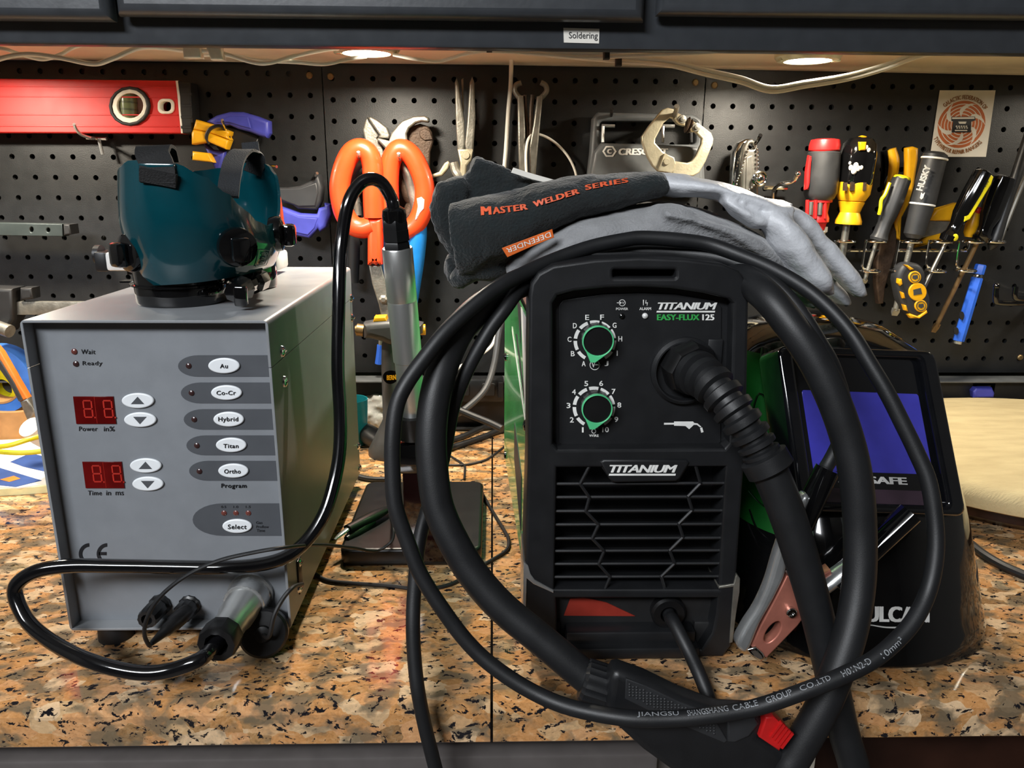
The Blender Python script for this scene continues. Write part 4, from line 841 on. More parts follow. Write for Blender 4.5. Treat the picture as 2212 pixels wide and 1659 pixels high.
# ================================================================ gloves
from mathutils.bvhtree import BVHTree
from mathutils import noise as mnoise
def loft(mb, secs, n=28, e=2.3, sub=5, open0=False):
    """secs: (xtop, ytop, xbot, ybot, Y, half_depth) in pixels: sections of a soft tube seen from the side"""
    q = []
    for a, b, c, d, Y, w_ in secs: p, r = P(a, b, Y), P(c, d, Y); q.append(list((p+r)/2)+list((p-r)/2)+[w_])
    R = []
    for s_ in cr(q, sub):
        c, u, w_ = Vector(s_[:3]), Vector(s_[3:6]), s_[6]
        R.append([c+u*math.copysign(abs(sin(t))**(2/e), sin(t))+V(0, w_*math.copysign(abs(cos(t))**(2/e), cos(t)), 0) for t in (2*pi*j/n for j in range(n))])
    if open0:
        c = sum(R[0], V(0, 0, 0))/n; d = (R[2][0]-R[0][0]).normalized()*.012
        R = [[c+(p-c)*.5+d for p in R[0]], [c+(p-c)*.86+d*.3 for p in R[0]]]+R
    return mb.rings(R)
def wob(a, f, b=0, g=1): return lambda c: a*mnoise.noise(c*f)+b*mnoise.noise(c*g)
def surf(bvh):
    def fn(px, py, off=.0008):
        d = ray(px, py).normalized(); h = bvh.ray_cast(CAM, d); return (h[0] if h[0] else CAM+d*.6)-d*off
    return fn
gA = thing('welding_glove', 'upper welding glove with dark suede cuff lettered in orange and pale grey leather hand', 'glove', V(.10, .57, .29), group='pair of welding gloves on the welder')
mb = MB(); yc = .573
loft(mb, [(966, 440, 990, 600, yc-.005, .026), (1010, 432, 1030, 592, yc, .038), (1090, 415, 1100, 556, yc, .042), (1165, 397, 1180, 505, yc, .040), (1250, 381, 1258, 472, yc, .037), (1340, 373, 1345, 450, yc, .034), (1424, 370, 1427, 426, yc, .031)], open0=True)
loft(mb, [(968, 600, 1000, 625, yc, .012), (1000, 560, 1030, 606, yc, .020), (1060, 545, 1070, 606, yc, .022), (1092, 540, 1096, 600, yc, .015)])
mb = blob(mb, .0022, 5, .5, disp=wob(.0022, 35, .0009, 130)); bvA = BVHTree.FromBMesh(mb.bm); sA = surf(bvA); obj('cuff', mb, 'suede', gA, ang=2, fix=False)
mb = MB()
loft(mb, [(1418, 371, 1420, 424, yc, .029), (1470, 375, 1470, 428, yc, .038), (1530, 388, 1528, 430, yc, .044), (1590, 407, 1578, 446, yc, .046), (1640, 427, 1622, 466, yc, .044), (1690, 430, 1655, 500, yc, .040)])
loft(mb, [(1650, 440, 1618, 470, yc-.024, .017), (1688, 458, 1650, 500, yc-.032, .020), (1730, 500, 1672, 545, yc-.034, .022), (1762, 545, 1705, 590, yc-.034, .022), (1785, 590, 1742, 622, yc-.034, .020), (1797, 632, 1775, 640, yc-.034, .012)])
loft(mb, [(1690, 430, 1665, 470, yc+.012, .018), (1738, 462, 1712, 498, yc+.014, .0165), (1780, 505, 1752, 540, yc+.015, .016), (1812, 540, 1782, 577, yc+.015, .0155), (1846, 588, 1815, 612, yc+.015, .015), (1872, 636, 1850, 643, yc+.015, .009)])
loft(mb, [(1700, 480, 1690, 520, yc+.04, .016), (1760, 545, 1740, 580, yc+.044, .015), (1800, 600, 1780, 625, yc+.045, .014), (1838, 655, 1815, 660, yc+.045, .009)])
loft(mb, [(1560, 425, 1556, 440, yc-.034, .010), (1600, 440, 1590, 470, yc-.036, .014), (1640, 462, 1625, 492, yc-.036, .013), (1655, 478, 1650, 490, yc-.036, .008)])
mb = blob(mb, .0021, 5, .5, disp=wob(.0024, 38, .0008, 110)); obj('hand', mb, 'leather', gA, ang=2, fix=False, label='pale grey leather hand with drooping fingers')
mb = MB()
def curve_text(t_, pts, h0, h1, **k):
    q = cr(pts, 8)
    def fn(u, v, d):
        i = min(len(q)-2, int(u*(len(q)-1))); f_ = u*(len(q)-1)-i; a, b = q[i], q[i+1]; c = a*(1-f_)+b*f_; tg = (b-a)/np.linalg.norm(b-a); hh = h0+(h1-h0)*u
        return sA(c[0]+tg[1]*hh*v, c[1]-tg[0]*hh*v, .0010+max(0, d))
    mb.text(t_, fn, bold=.035, depth=.0001, **k)
curve_text('M', [(1039, 465), (1051, 464.3), (1062, 463.5)], 19, 18); curve_text('ASTER', [(1065, 463), (1100, 458.5), (1141, 452.5)], 15.5, 13, space=1.1)
curve_text('WELDER', [(1154, 448), (1200, 434), (1253, 417.5)], 13, 11.5, space=1.1); curve_text('SERIES', [(1265, 411), (1310, 402), (1358, 393.5)], 11.5, 10, space=1.1)
obj('lettering', mb, 'orange_ink', gA, label='orange words on the cuff')
yt_ = .528
mb = MB(); mb.pp([[(1084, 536), (1140, 515), (1193, 495), (1197, 513), (1150, 532), (1096, 556)]], yt_, .0012, .0003); mb.m(1)
mb.ptext('DEFENDER', (1188, 501), (1093, 537), (1191, 511), yt_-.0002, depth=.0001); obj('tag', mb, ['orange_tag', 'white_ink'], gA, label='orange woven tag')
gB = thing('welding_glove', 'lower welding glove lying under the lettered one with dark cuff at the left', 'glove', V(.09, .58, .28), group='pair of welding gloves on the welder')
mb = MB()
mb.pp([[(1024, 337), (1065, 349), (1120, 373), (1190, 398), (1260, 420), (1220, 470), (1000, 470), (986, 436)]], .600, .022, .007, bseg=3)
mb.pp([[(940, 396), (966, 386), (1005, 378), (1015, 410), (1010, 470), (1010, 560), (985, 560), (962, 540), (936, 500), (926, 450)]], .592, .03, .010, bseg=3)
loft(mb, [(962, 556, 985, 553, .600, .012), (964, 585, 1000, 580, .600, .013), (975, 610, 1008, 602, .600, .011), (988, 624, 1000, 620, .600, .006)])
mb.pp([[(990, 500), (1200, 440), (1210, 520), (1040, 575), (1000, 570)]], .610, .02, .006)
mb = blob(mb, .0024, 5, .5, disp=wob(.0024, 40, .0016, 170)); obj('cuff', mb, 'suede', gB, ang=2, fix=False)
mb = MB(); yb_ = .574
loft(mb, [(1080, 560, 1100, 606, yb_, .020), (1150, 512, 1160, 590, yb_, .034), (1250, 470, 1255, 553, yb_, .042), (1350, 446, 1350, 540, yb_, .046), (1440, 440, 1436, 530, yb_, .048), (1530, 458, 1520, 545, yb_, .048), (1610, 492, 1590, 570, yb_, .046), (1680, 545, 1650, 610, yb_, .040), (1725, 592, 1700, 640, yb_, .030), (1765, 640, 1745, 665, yb_, .016)])
loft(mb, [(1430, 452, 1432, 474, yb_-.043, .010), (1500, 466, 1495, 486, yb_-.044, .012), (1580, 490, 1570, 516, yb_-.043, .013), (1650, 525, 1635, 556, yb_-.041, .012), (1690, 560, 1680, 590, yb_-.038, .008)])
loft(mb, [(1412, 440, 1415, 470, yb_-.03, .012), (1450, 436, 1450, 466, yb_-.034, .014), (1500, 448, 1496, 470, yb_-.036, .011)])
mb = blob(mb, .0024, 5, .5, disp=wob(.003, 34, .0008, 120)); obj('hand', mb, 'suede_g', gB, ang=2, fix=False, label='grey suede hand')
mb = MB(); mb.pp([[(1104, 373), (1109, 362), (1150, 375), (1196, 388), (1192, 398), (1150, 388)]], .590, .002, .0004); obj('paper_tag', mb, 'paper', gB, label='white paper tag')
# ================================================================ tools hanging on the pegboards
def hookpin(name, label, L, r=.0019, m='chrome', group='pegboard hooks', tee=None):
    t = MB(); t.tube(px3(L), r, 10, 4); return obj(name, t, m, None, label, 'hook', group)
def A(px, py, Y): return P(px, py, Y)
def pxm(Y): return 1761*.985/Y
def turned(mb, a, b, prof, seg=28, wob=None):
    """profile of (radius px, fraction along a->b)"""
    L = (b-a).length; k = pxm((a.y+b.y)/2); mb.lathe([(r/k, L*f_) for r, f_ in prof], a, b-a, seg, wob=wob); return mb
# --- red spirit level
lv_ = thing('spirit_level', 'red aluminium spirit level with round vial window at the upper left', 'level', P(150, 288, 1.005))
Y = 1.003; L0 = [(-70, 169), (381, 174), (393, 288), (-70, 286)]
mb = MB(); mb.pp([L0, ell(279, 229, 38, 37, 30)[::-1], rrect(343, 215, 373, 244, 11)[::-1]], Y, .024, .0015)
for y0, y1, yr in ((184, 187, 188), (206, 209, 210), (246, 248.5, 248), (270, 273, 273)):
    mb.pp([[(-70, y0), (384, yr-1), (384, yr+1.5), (-70, y1)]], Y-.0008, .002, .0004)
obj('body', mb, 'red_level', lv_, ang=.4)
mb = MB(); mb.pp([[(381, 174), (411, 178), (417, 288), (393, 288)]], Y-.001, .026, .002)
for y in (200, 225, 250, 272): mb.pp([[(390, y), (414, y), (414, y+6), (391, y+6)]], Y-.0015, .003, .0005)
obj('end_cap', mb, 'rubber', lv_)
mb = MB(); mb.pp([[(379, 174), (384, 174), (389, 210), (390, 240), (395, 288), (391, 288), (386, 240), (383, 205)]], Y-.0012, .004, .0004); obj('end_line', mb, 'white_ink', lv_)
mb = MB(); mb.pp([ell(279, 229, 45, 43, 16), ell(279, 229, 37, 36, 16)[::-1]], Y-.003, .008, .0015); obj('vial_bezel', mb, 'rubber', lv_)
mb = MB(); mb.pp([ell(279, 229, 39, 38, 12), ell(281, 228, 28, 27, 20)[::-1]], Y-.002, .008, .001); obj('vial_ring', mb, 'white_pl', lv_)
mb = MB(); a, b = A(276, 203, Y+.01), A(279, 255, Y+.01); mb.cyl(a, b, .0105, 24); mb.m(1)
for f_ in (.32, .36, .62, .66): mb.cyl(a.lerp(b, f_), a.lerp(b, f_+.015), .0108, 24)
mb.m(2); mb.pp([ell(279, 229, 39, 38, 24)], Y+.0215, .002); obj('vial', mb, ['vial', 'rubber', 'paper'], lv_)
mb = MB(); mb.pp([rrect(340, 213, 376, 246, 12), rrect(347, 219, 369, 240, 8)[::-1]], Y-.0015, .01, .001); obj('hang_hole', mb, 'white_pl', lv_)
hk = MB(); hk.tube(px3([(160, 268, .972), (165, 280, .978), (176, 291, .985), (195, 298, .995)]), .0019, 10, 4); hk.tube(px3([(187, 298, 1.018), (230, 300, 1.018)]), .0021, 8, 1); hk.tube(px3([(213, 299, 1.016), (222, 334, 1.016)]), .0021, 8, 1); hk.tube(px3([(195, 298, .995), (205, 299, 1.018)]), .002, 8, 1)
obj('peg_hook', hk, 'steel', None, 'silver T shaped peg hook holding up the red level', 'hook', 'pegboard hooks')
# --- squeeze clamps
t = thing('squeeze_clamp', 'blue and yellow squeeze clamp hanging right of the red level', 'clamp', P(500, 370, 1.0), group='blue handled squeeze clamps')
c7 = lambda L: [(380+x/4.88, 220+y/4.88) for x, y in L]
mb = MB(); mb.pp([c7([(310, 205), (420, 140), (560, 102), (700, 104), (850, 148), (980, 200), (985, 330), (950, 380), (880, 362), (760, 312), (640, 282), (560, 245), (420, 265)])], .995, .018, .005, bseg=3); mb.pp([c7([(420, 215), (560, 150), (760, 160), (790, 280), (700, 260), (560, 215)])], .9935, .004, .0012); obj('handle', mb, 'blue', t)
mb = MB(); mb.pp([c7([(265, 405), (370, 500), (520, 520), (480, 700), (420, 745), (350, 600)])], .998, .015, .004); obj('handle', mb, 'blue', t)
mb = MB(); mb.pp([c7([(530, 250), (640, 280), (880, 365), (800, 600), (560, 640), (420, 470), (500, 420)])], 1.004, .014, .002); mb.tube(px3([(452, 310, .986), (446, 295, .982), (455, 278, .980), (475, 272, .982), (490, 285, .99), (497, 310, .998)]), .0022, 8, 5); obj('body', mb, 'satin', t)
mb = MB(); mb.pp([c7([(205, 185), (410, 245), (560, 310), (555, 345), (540, 365), (560, 400), (330, 320), (175, 290)])], .985, .02, .003); mb.pp([c7([(175, 290), (330, 322), (555, 405), (520, 500), (330, 420), (160, 450), (158, 330)])], .982, .02, .003); obj('jaw_pad', mb, 'yellow', t)
mb = MB(); mb.pp([c7([(168, 520), (340, 540), (390, 640), (165, 615)])], .985, .02, .003); obj('jaw_pad', mb, 'yellow', t)
hookpin('peg_hook', 'bright peg hook poking out in front of the blue and yellow clamp', [(480, 259, .968), (486, 274, .980), (492, 288, 1.0), (494, 291, 1.03)], .0018)
hookpin('peg_hook', 'bright peg hook end sticking out right of the goggles', [(597, 360, .975), (580, 359, .99), (560, 360, 1.03)], .0018)
t = thing('squeeze_clamp', 'grey squeeze clamp with blue handle hanging behind the goggles at right', 'clamp', P(650, 515, 1.0), group='blue handled squeeze clamps')
mb = MB(); mb.pp([c7([(980, 900), (1150, 905), (1300, 885), (1430, 825), (1500, 762), (1540, 900), (1525, 1050), (1480, 1140), (1280, 1130), (1220, 1085), (1100, 1055), (980, 1020)])], .99, .022, .004, bseg=3); mb.pp([c7([(1050, 915), (1300, 910), (1480, 850), (1500, 960), (1470, 1100), (1290, 1105), (1100, 1030)])], .9885, .004, .0015); obj('body', mb, 'darkgrey', t)
mb = MB(); mb.pp([c7([(980, 1060), (1150, 1120), (1300, 1175), (1480, 1185), (1500, 1120), (1560, 1105), (1560, 1065), (1620, 1080), (1632, 1180), (1580, 1320), (1510, 1375), (1490, 1340), (1400, 1440), (1250, 1410), (1100, 1330), (980, 1260)])], .988, .018, .004, bseg=3); mb.pp([c7([(1060, 1120), (1300, 1215), (1490, 1230), (1460, 1330), (1390, 1405), (1250, 1375), (1070, 1290)])], .9868, .003, .001); obj('handle', mb, 'blue', t)
hookpin('peg_hook', 'bright peg hook tip above the grey squeeze clamp', [(685, 374, .98), (680, 380, .99), (678, 382, 1.03)], .0019)
# --- dark bar and bar clamp at the left
t = thing('metal_bar', 'dark grey green metal bar with two holes low on the left pegboard', 'bar', P(60, 512, .99))
mb = MB(); mb.pp([[(-60, 480), (134, 484), (136, 511), (-60, 508)], ell(68, 496, 4, 6, 14)[::-1], ell(104, 497, 4, 5, 14)[::-1]], .985, .016, .001); obj('bar', mb, mat('bar_paint', '353c3b', .45, .3), t)
mb = MB(); mb.pp([[(136, 484), (150, 485), (153, 506), (137, 509)]], .982, .022, .002); obj('end_knob', mb, 'rubber', t)
t = thing('bar_clamp', 'steel bar clamp with black heads lying along the wall left of the grey box', 'clamp', P(100, 690, .96))
mb = MB(); a, b = A(24, 664, .955), A(420, 668, .955); mb.box(((a.x+b.x)/2, .957, (a.z+b.z)/2), (b.x-a.x, .008, .0165), .001); obj('bar', mb, 'dull_steel', t)
mb = MB(); mb.pp([[(-30, 622), (26, 624), (28, 690), (12, 720), (-10, 700), (-30, 700)]], .945, .03, .004); obj('head', mb, 'rubber', t)
mb = MB(); mb.pp([[(42, 622), (68, 622), (70, 646), (42, 650)]], .95, .02, .003); obj('head', mb, 'rubber', t)
mb = MB(); a, b = A(-8, 705, .94), A(22, 716, .935); mb.cyl(a, b, .008, 16); obj('screw_pad', mb, 'dull_steel', t)
# --- pliers cluster
c8 = lambda L: [(700+x/4.1475, 200+y/4.1475) for x, y in L]
gp = 'pliers on the middle pegboard'
def ph(mb, L, Y, r, m=None): mb.tube([P(*q, Y) for q in c8(L)], r, 12, 5); return mb
t = thing('slip_joint_pliers', 'scuffed silver pliers with closed jaws behind the left orange handle', 'pliers', P(810, 440, 1.0), group=gp)
mb = MB(); mb.pp([c8([(345, 330), (362, 260), (385, 220), (400, 255), (450, 330), (490, 385), (470, 410), (520, 460), (540, 560), (520, 620), (440, 600), (380, 520), (365, 430)])], 1.0, .012, .002); obj('jaw', mb, 'dull_steel', t)
mb = MB(); mb.pp([c8([(388, 220), (420, 215), (480, 250), (560, 310), (590, 380), (580, 415), (480, 405), (495, 380), (440, 300)])], .999, .012, .002); obj('jaw', mb, 'dull_steel', t)
mb = ph(MB(), [(420, 580), (300, 650), (240, 760), (220, 850), (280, 960), (300, 1100)], 1.002, .006); obj('handle', mb, 'dull_steel', t)
mb = ph(MB(), [(290, 980), (275, 1150), (270, 1400), (260, 1700)], 1.004, .0075); obj('handle', mb, 'rubber', t)
t = thing('tongue_groove_pliers', 'silver pliers with curved beak jaw and blue handles behind the orange scissors', 'pliers', P(880, 640, 1.0), group=gp)
mb = MB(); mb.pp([c8([(580, 430), (600, 360), (660, 290), (700, 252), (800, 212), (900, 205), (938, 225), (940, 258), (925, 265), (870, 258), (820, 272), (760, 320), (738, 370), (745, 430), (765, 490), (700, 600), (600, 560), (470, 420), (480, 405)])], .99, .014, .002); obj('jaw', mb, mat('plier_steel', '9c9a90', .35, .8, var=.2), t)
mb = ph(MB(), [(640, 520), (560, 700), (530, 900), (530, 1100), (560, 1400), (600, 1700)], 1.0, .008); obj('handle', mb, 'blue_grip', t)
mb = ph(MB(), [(830, 1160), (830, 1300), (810, 1500), (780, 1700), (740, 1950)], .985, .0125); obj('handle', mb, 'blue_grip', t)
mb = ph(MB(), [(700, 560), (760, 760), (820, 1000), (840, 1200)], .992, .007); obj('handle', mb, 'dull_steel', t)
t = thing('rusty_pliers', 'dark rusty brown pliers hanging right of the beak jawed pliers', 'pliers', P(910, 440, 1.0), group=gp)
mb = MB(); mb.pp([c8([(735, 380), (780, 300), (860, 278), (930, 300), (965, 350), (978, 440), (950, 530), (945, 720), (930, 800), (880, 760), (850, 600), (780, 500)])], 1.004, .014, .002); obj('jaw', mb, 'rusty', t)
mb = MB(); mb.pp([c8([(852, 350), (900, 320), (945, 340), (975, 420), (900, 430), (860, 400)])], 1.002, .006, .001); obj('jaw', mb, 'rusty', t)
for L in ([(660, 640), (700, 780), (760, 920), (830, 1010)], [(880, 740), (850, 900), (790, 1020), (740, 1150), (720, 1300)]): obj('handle', ph(MB(), L, 1.004, .0085), 'rusty', t)
# orange handled snips
t = thing('tin_snips', 'large snips with thick orange loop handles on the middle pegboard', 'snips', P(825, 680, .97))
sn = .968
mb = MB(); mb.tube([P(*q, sn) for q in c8([(448, 1120), (440, 950), (438, 780), (430, 640), (395, 545), (325, 505), (245, 540), (180, 660), (142, 820), (150, 960), (185, 1090), (260, 1190), (350, 1215), (430, 1190)])], [.0125]*14, 16, 5)
mb.pp([c8([(385, 1130), (515, 1130), (518, 1545), (495, 1552), (480, 1535), (460, 1552), (430, 1535), (410, 1552), (384, 1548)])], sn-.010, .022, .006, bseg=3); obj('handle', mb, 'orange_grip', t)
mb = MB(); mb.tube([P(*q, sn+.012) for q in c8([(590, 1150), (582, 950), (580, 780), (595, 630), (640, 535), (700, 508), (780, 560), (850, 680), (895, 820), (900, 960), (865, 1100), (800, 1200), (700, 1240), (610, 1180)])], .0125, 16, 5, True)
mb.pp([c8([(530, 1080), (640, 1080), (650, 1500), (540, 1500)])], sn+.004, .02, .006); obj('handle', mb, 'orange_grip', t)
mb = MB(); mb.pp([c8([(830, 950), (870, 935), (900, 960), (895, 1040), (860, 1080), (830, 1140), (815, 1140), (840, 1020)])], sn-.0015, .004, .0015); obj('worn_spot', mb, 'white_ink', t)
mb = MB(); mb.pp([[(796, 573), (823, 573), (829, 598), (842, 628), (846, 660), (842, 695), (826, 700), (818, 660), (803, 612)]], sn, .010, .002); mb.lathe([(.0062, 0), (.0058, .004), (.003, .006)], P(829, 646, sn), (0, -1, 0), 6); obj('blade', mb, 'dull_steel', t)
mb = MB(); mb.pp([[(832, 700), (850, 640), (868, 600), (880, 600), (868, 660), (850, 720)]], sn+.012, .01, .002); obj('blade', mb, 'dull_steel', t)
for i, (x, y) in enumerate(((774, 328), (861, 331))): hookpin('peg_hook', ['peg hook tip inside the left orange loop', 'peg hook tip inside the right orange loop'][i], [(x, y, .950), (x+1, y+8, .955), (x+2, y+14, .975), (x+2, y+15, 1.03)], .0022, 'steel')
# small bent nose
t = thing('bent_nose_pliers', 'small silver bent plier tip beside the dark glove cuff', 'pliers', P(955, 385, 1.0), group=gp)
mb = MB(); mb.pp([[(926, 379), (948, 371), (960, 352), (968, 347), (972, 352), (969, 364), (955, 380), (935, 384)]], .998, .01, .002); obj('jaw', mb, 'plier_steel', t) if False else obj('jaw', mb, 'silver_cl', t)
mb = MB(); mb.tube(px3([(980, 352, 1.0), (985, 370, .998), (992, 382, .996), (1000, 420, 1.0)]), .006, 10, 4); obj('handle', mb, 'dull_steel', t)
# long nose pliers
t = thing('long_nose_pliers', 'grey long nose pliers hanging point up left of the white cable', 'pliers', P(1003, 400, 1.0), group=gp)
mb = MB(); mb.pp([[(982, 178), (986, 166), (990, 176), (1003, 262), (1004, 312), (1001, 330), (988, 328), (984, 255)]], .994, .010, .002); obj('jaw', mb, 'dull_steel', t)
mb = MB(); mb.pp([[(1014, 178), (1020, 165), (1025, 178), (1027, 255), (1022, 328), (1008, 332), (1004, 312), (1009, 262)]], .994, .010, .002); obj('jaw', mb, 'dull_steel', t)
mb = MB(); mb.pp([[(996, 172), (1001, 168), (1002, 235), (999, 250)]], 1.006, .008, .001); obj('jaw', mb, 'dull_steel', t)
mb = MB(); mb.pp([[(988, 322), (1022, 322), (1018, 345), (1008, 358), (1002, 420), (992, 420), (994, 352)]], .992, .012, .002); mb.lathe([(.005, 0), (.0045, .002)], P(1006, 335, .992), (0, -1, 0), 16); obj('pivot', mb, 'silver_cl', t)
# hooked nose pliers
t = thing('ring_nose_pliers', 'dull steel pliers with hooked ring tips right of the white cable', 'pliers', P(1140, 400, 1.0), group=gp)
mb = MB(); mb.tube(px3([(1126, 179, 1.0), (1115, 184, 1.0), (1112, 195, 1.0), (1117, 205, 1.0), (1125, 214, 1.0)]), .0033, 10, 5); mb.pp([[(1118, 206), (1131, 206), (1135, 280), (1134, 320), (1139, 380), (1122, 380), (1119, 300)]], .995, .011, .002); obj('jaw', mb, 'dull_steel', t)
mb = MB(); mb.tube(px3([(1168, 178, 1.0), (1178, 184, 1.0), (1181, 195, 1.0), (1176, 204, 1.0), (1166, 214, 1.0)]), .0033, 10, 5); mb.pp([[(1160, 208), (1173, 205), (1167, 270), (1162, 322), (1157, 380), (1145, 380), (1143, 318), (1152, 270)]], .993, .011, .002); obj('jaw', mb, 'dull_steel', t)
mb = MB(); mb.tube(px3([(1134, 205, 1.0), (1137, 260, 1.002), (1140, 310, 1.004)]), .0022, 8, 3); obj('spring', mb, 'rusty', t)
mb = MB(); mb.tube(px3([(1150, 205, 1.004), (1147, 240, 1.004), (1145, 300, 1.004)]), .0032, 8, 3); obj('jaw', mb, 'rusty', t)
# --- dark grey holder with lettering
t = thing('tool_holder', 'dark grey plastic tool holder with white lettering behind the locking clamp', 'holder', P(1395, 376, .99))
mb = MB(); mb.pp([[(1281, 256), (1292, 242), (1500, 247), (1518, 258), (1524, 400), (1268, 400), (1276, 330)], rrect(1296, 262, 1504, 312, 8)[::-1]], 1.0, .022, .004); obj('back_frame', mb, 'holder', t)
mb = MB(); mb.pp([[(1300, 309), (1400, 311), (1508, 317), (1516, 330), (1517, 400), (1274, 400), (1284, 330)]], .982, .03, .004); obj('front_block', mb, 'holder', t)
mb = MB(); pyy = .9817; mb.ptext('CRESCENT', (1336, 335), (1443, 335), (1336, 320.5), pyy, bold=.04, shear=.12, depth=.0002)
hx = lambda r: [(1316.5+r*cos(radians(a)), 327+r*.86*sin(radians(a))) for a in range(0, 360, 60)]
mb.pp([hx(15.5), hx(11.5)[::-1]], pyy-.0002, .0005); mb.ptext('C', (1311.5, 332), (1321.5, 332), (1311.5, 322), pyy, bold=.05, depth=.0002); obj('lettering', mb, 'white_ink', t)
for x in (1303, 1432): 
    hk = MB(); hk.tube(px3([(x-3, 272, .995), (x+25, 272.5, .995)]), .0022, 8, 1); hk.tube(px3([(x, 273, .993), (x-1, 308, .990)]), .0022, 8, 1); hk.tube(px3([(x, 273, .993), (x, 272, 1.036)]), .002, 8, 1)
    obj('peg_hook', hk, 'steel', None, 'silver peg hook inside the %s end of the dark grey tool holder' % ('left' if x < 1400 else 'right'), 'hook', 'pegboard hooks')
hookpin('peg_hook', 'black peg hook above the dark grey tool holder', [(1322, 235, .975), (1321, 246, .985), (1319, 254, 1.03)], .002, 'rubber')
# --- locking C clamp
t = thing('locking_clamp', 'cream metal locking C clamp hanging in front of the dark grey holder', 'clamp', P(1462, 380, .96))
c3 = lambda L: [(1260+x/4.424, 200+y/4.424) for x, y in L]
mb = MB(); mb.pp([c3([(560, 420), (620, 330), (720, 205), (760, 160), (810, 143), (870, 158), (900, 190), (860, 250), (830, 240), (770, 290), (690, 440), (688, 480), (760, 560), (870, 640), (880, 660), (840, 770), (720, 755), (665, 705), (610, 610), (562, 480)])], .955, .009, .0015); obj('jaw_arm', mb, 'silver_cl', t)
mb = MB(); mb.pp([c3([(1080, 290), (1130, 310), (1225, 385), (1246, 440), (1240, 490), (1170, 660), (1110, 765), (1050, 800), (860, 800), (840, 740), (880, 655), (1000, 672), (1040, 655), (1075, 610), (1130, 490), (1135, 440), (1085, 390), (1050, 360)])], .957, .009, .0015); obj('jaw_arm', mb, 'silver_cl', t)
mb = MB(); mb.pp([c3([(780, 580), (870, 620), (885, 680), (850, 770), (720, 750)])], .951, .006, .001); mb.lathe([(.004, 0), (.0035, .002)], P(1440, 349, .951), (0, -1, 0), 14); obj('pivot_plate', mb, 'silver_cl', t)
mb = MB(); mb.pp([c3([(900, 190), (990, 225), (975, 320), (910, 300), (870, 250)])], .952, .016, .003); mb.pp([c3([(1055, 270), (1115, 310), (1110, 370), (1040, 380), (1020, 350)])], .952, .016, .003); obj('swivel_pad', mb, 'silver_cl', t)
for x, y in ((945, 255), (1080, 330)):
    p = P(*c3([(x, y)])[0], .952); mb = MB(); mb.lathe([(.0052, 0), (.0048, .0012), (.0028, .0016), (.0024, .003), (.0005, .0034)], p, (0, -1, 0), 18); obj('rivet', mb, 'dull_steel', t)
for (a, b) in (((1025, 230), (975, 385)), ((1050, 250), (1000, 390))):
    a, b = P(*c3([a])[0], .958), P(*c3([b])[0], .958); m_ = (a+b)/2; dx = (b-a).normalized(); nx = V(dx.z, 0, -dx.x); mb = MB(); mb.lathe([((b-a).length*.42, -.0012), ((b-a).length*.5, 0), ((b-a).length*.42, .0012)], m_+V(0, .003, 0), nx, 24); obj('swivel_disc', mb, 'rusty', t)
hookpin('peg_hook', 'grey peg hook from which the locking clamp hangs', [(1462, 229, .935), (1461, 238, .942), (1457, 250, .96), (1456, 256, 1.03)], .003, 'dull_steel')
# --- chrome tool with bead chain
t = thing('folding_tool', 'chrome folding tool with a bead chain left of the red screwdriver', 'tool', P(1612, 415, .99))
mb = MB(); mb.pp([[(1579, 420), (1583, 370), (1587, 330), (1597, 308), (1612, 300), (1624, 299), (1612, 312), (1604, 340), (1600, 420)]], .986, .02, .004); obj('body', mb, 'chrome', t)
mb = MB(); mb.pp([[(1600, 425), (1603, 350), (1607, 318), (1616, 303), (1626, 300), (1635, 308), (1638, 330), (1639, 425)], ell(1624, 316, 6, 6, 16)[::-1]], .980, .012, .003); mb.pp([[(1610, 420), (1613, 340), (1626, 335), (1628, 420)]], .9785, .003, .001); obj('cover', mb, 'bit_steel', t)
ch = [Vector(x) for x in cr([tuple(P(*q)) for q in ((1618, 316, .976), (1611, 335, .975), (1604, 358, .974), (1597, 380, .974), (1591, 396, .974), (1596, 408, .974), (1610, 412, .972), (1622, 407, .972), (1631, 395, .972), (1637, 370, .973), (1637, 345, .974), (1635, 322, .976), (1628, 312, .978))], 6)]
mb = MB(); acc = 0; last = ch[0]
for p in ch:
    if (p-last).length > .0030: mb.ball(p, .0015, 8); last = p
obj('bead_chain', mb, 'chrome', t)
mb = MB(); mb.ball(P(1641, 386, .975), .0072, 16); mb.tube([P(1641, 386, .972)+V(.008*cos(a), 0, .008*sin(a)) for a in (2*pi*k/14 for k in range(14))], .0018, 8, 2, True); obj('ring', mb, 'chrome', t)
hookpin('peg_hook', 'black peg hook with bright tip above the chrome folding tool', [(1643, 292, .965), (1637, 303, .975), (1628, 314, .99), (1624, 316, 1.03)], .0024, 'gloss_black')
hk = MB(); hk.tube(px3([(1723, 376, .955), (1713, 392, .962), (1685, 398, .975), (1672, 410, .99), (1670, 430, 1.0)]), .0024, 10, 5); hk.tube(px3([(1650, 405, 1.015), (1700, 406, 1.015)]), .003, 8, 1); hk.tube(px3([(1676, 404, .985), (1678, 406, 1.03)]), .002, 8, 1); hk.ball(P(1723, 376, .955), .0034, 12)
obj('peg_hook', hk, 'chrome', None, 'bright bent peg hook left of the red screwdriver', 'hook', 'pegboard hooks')
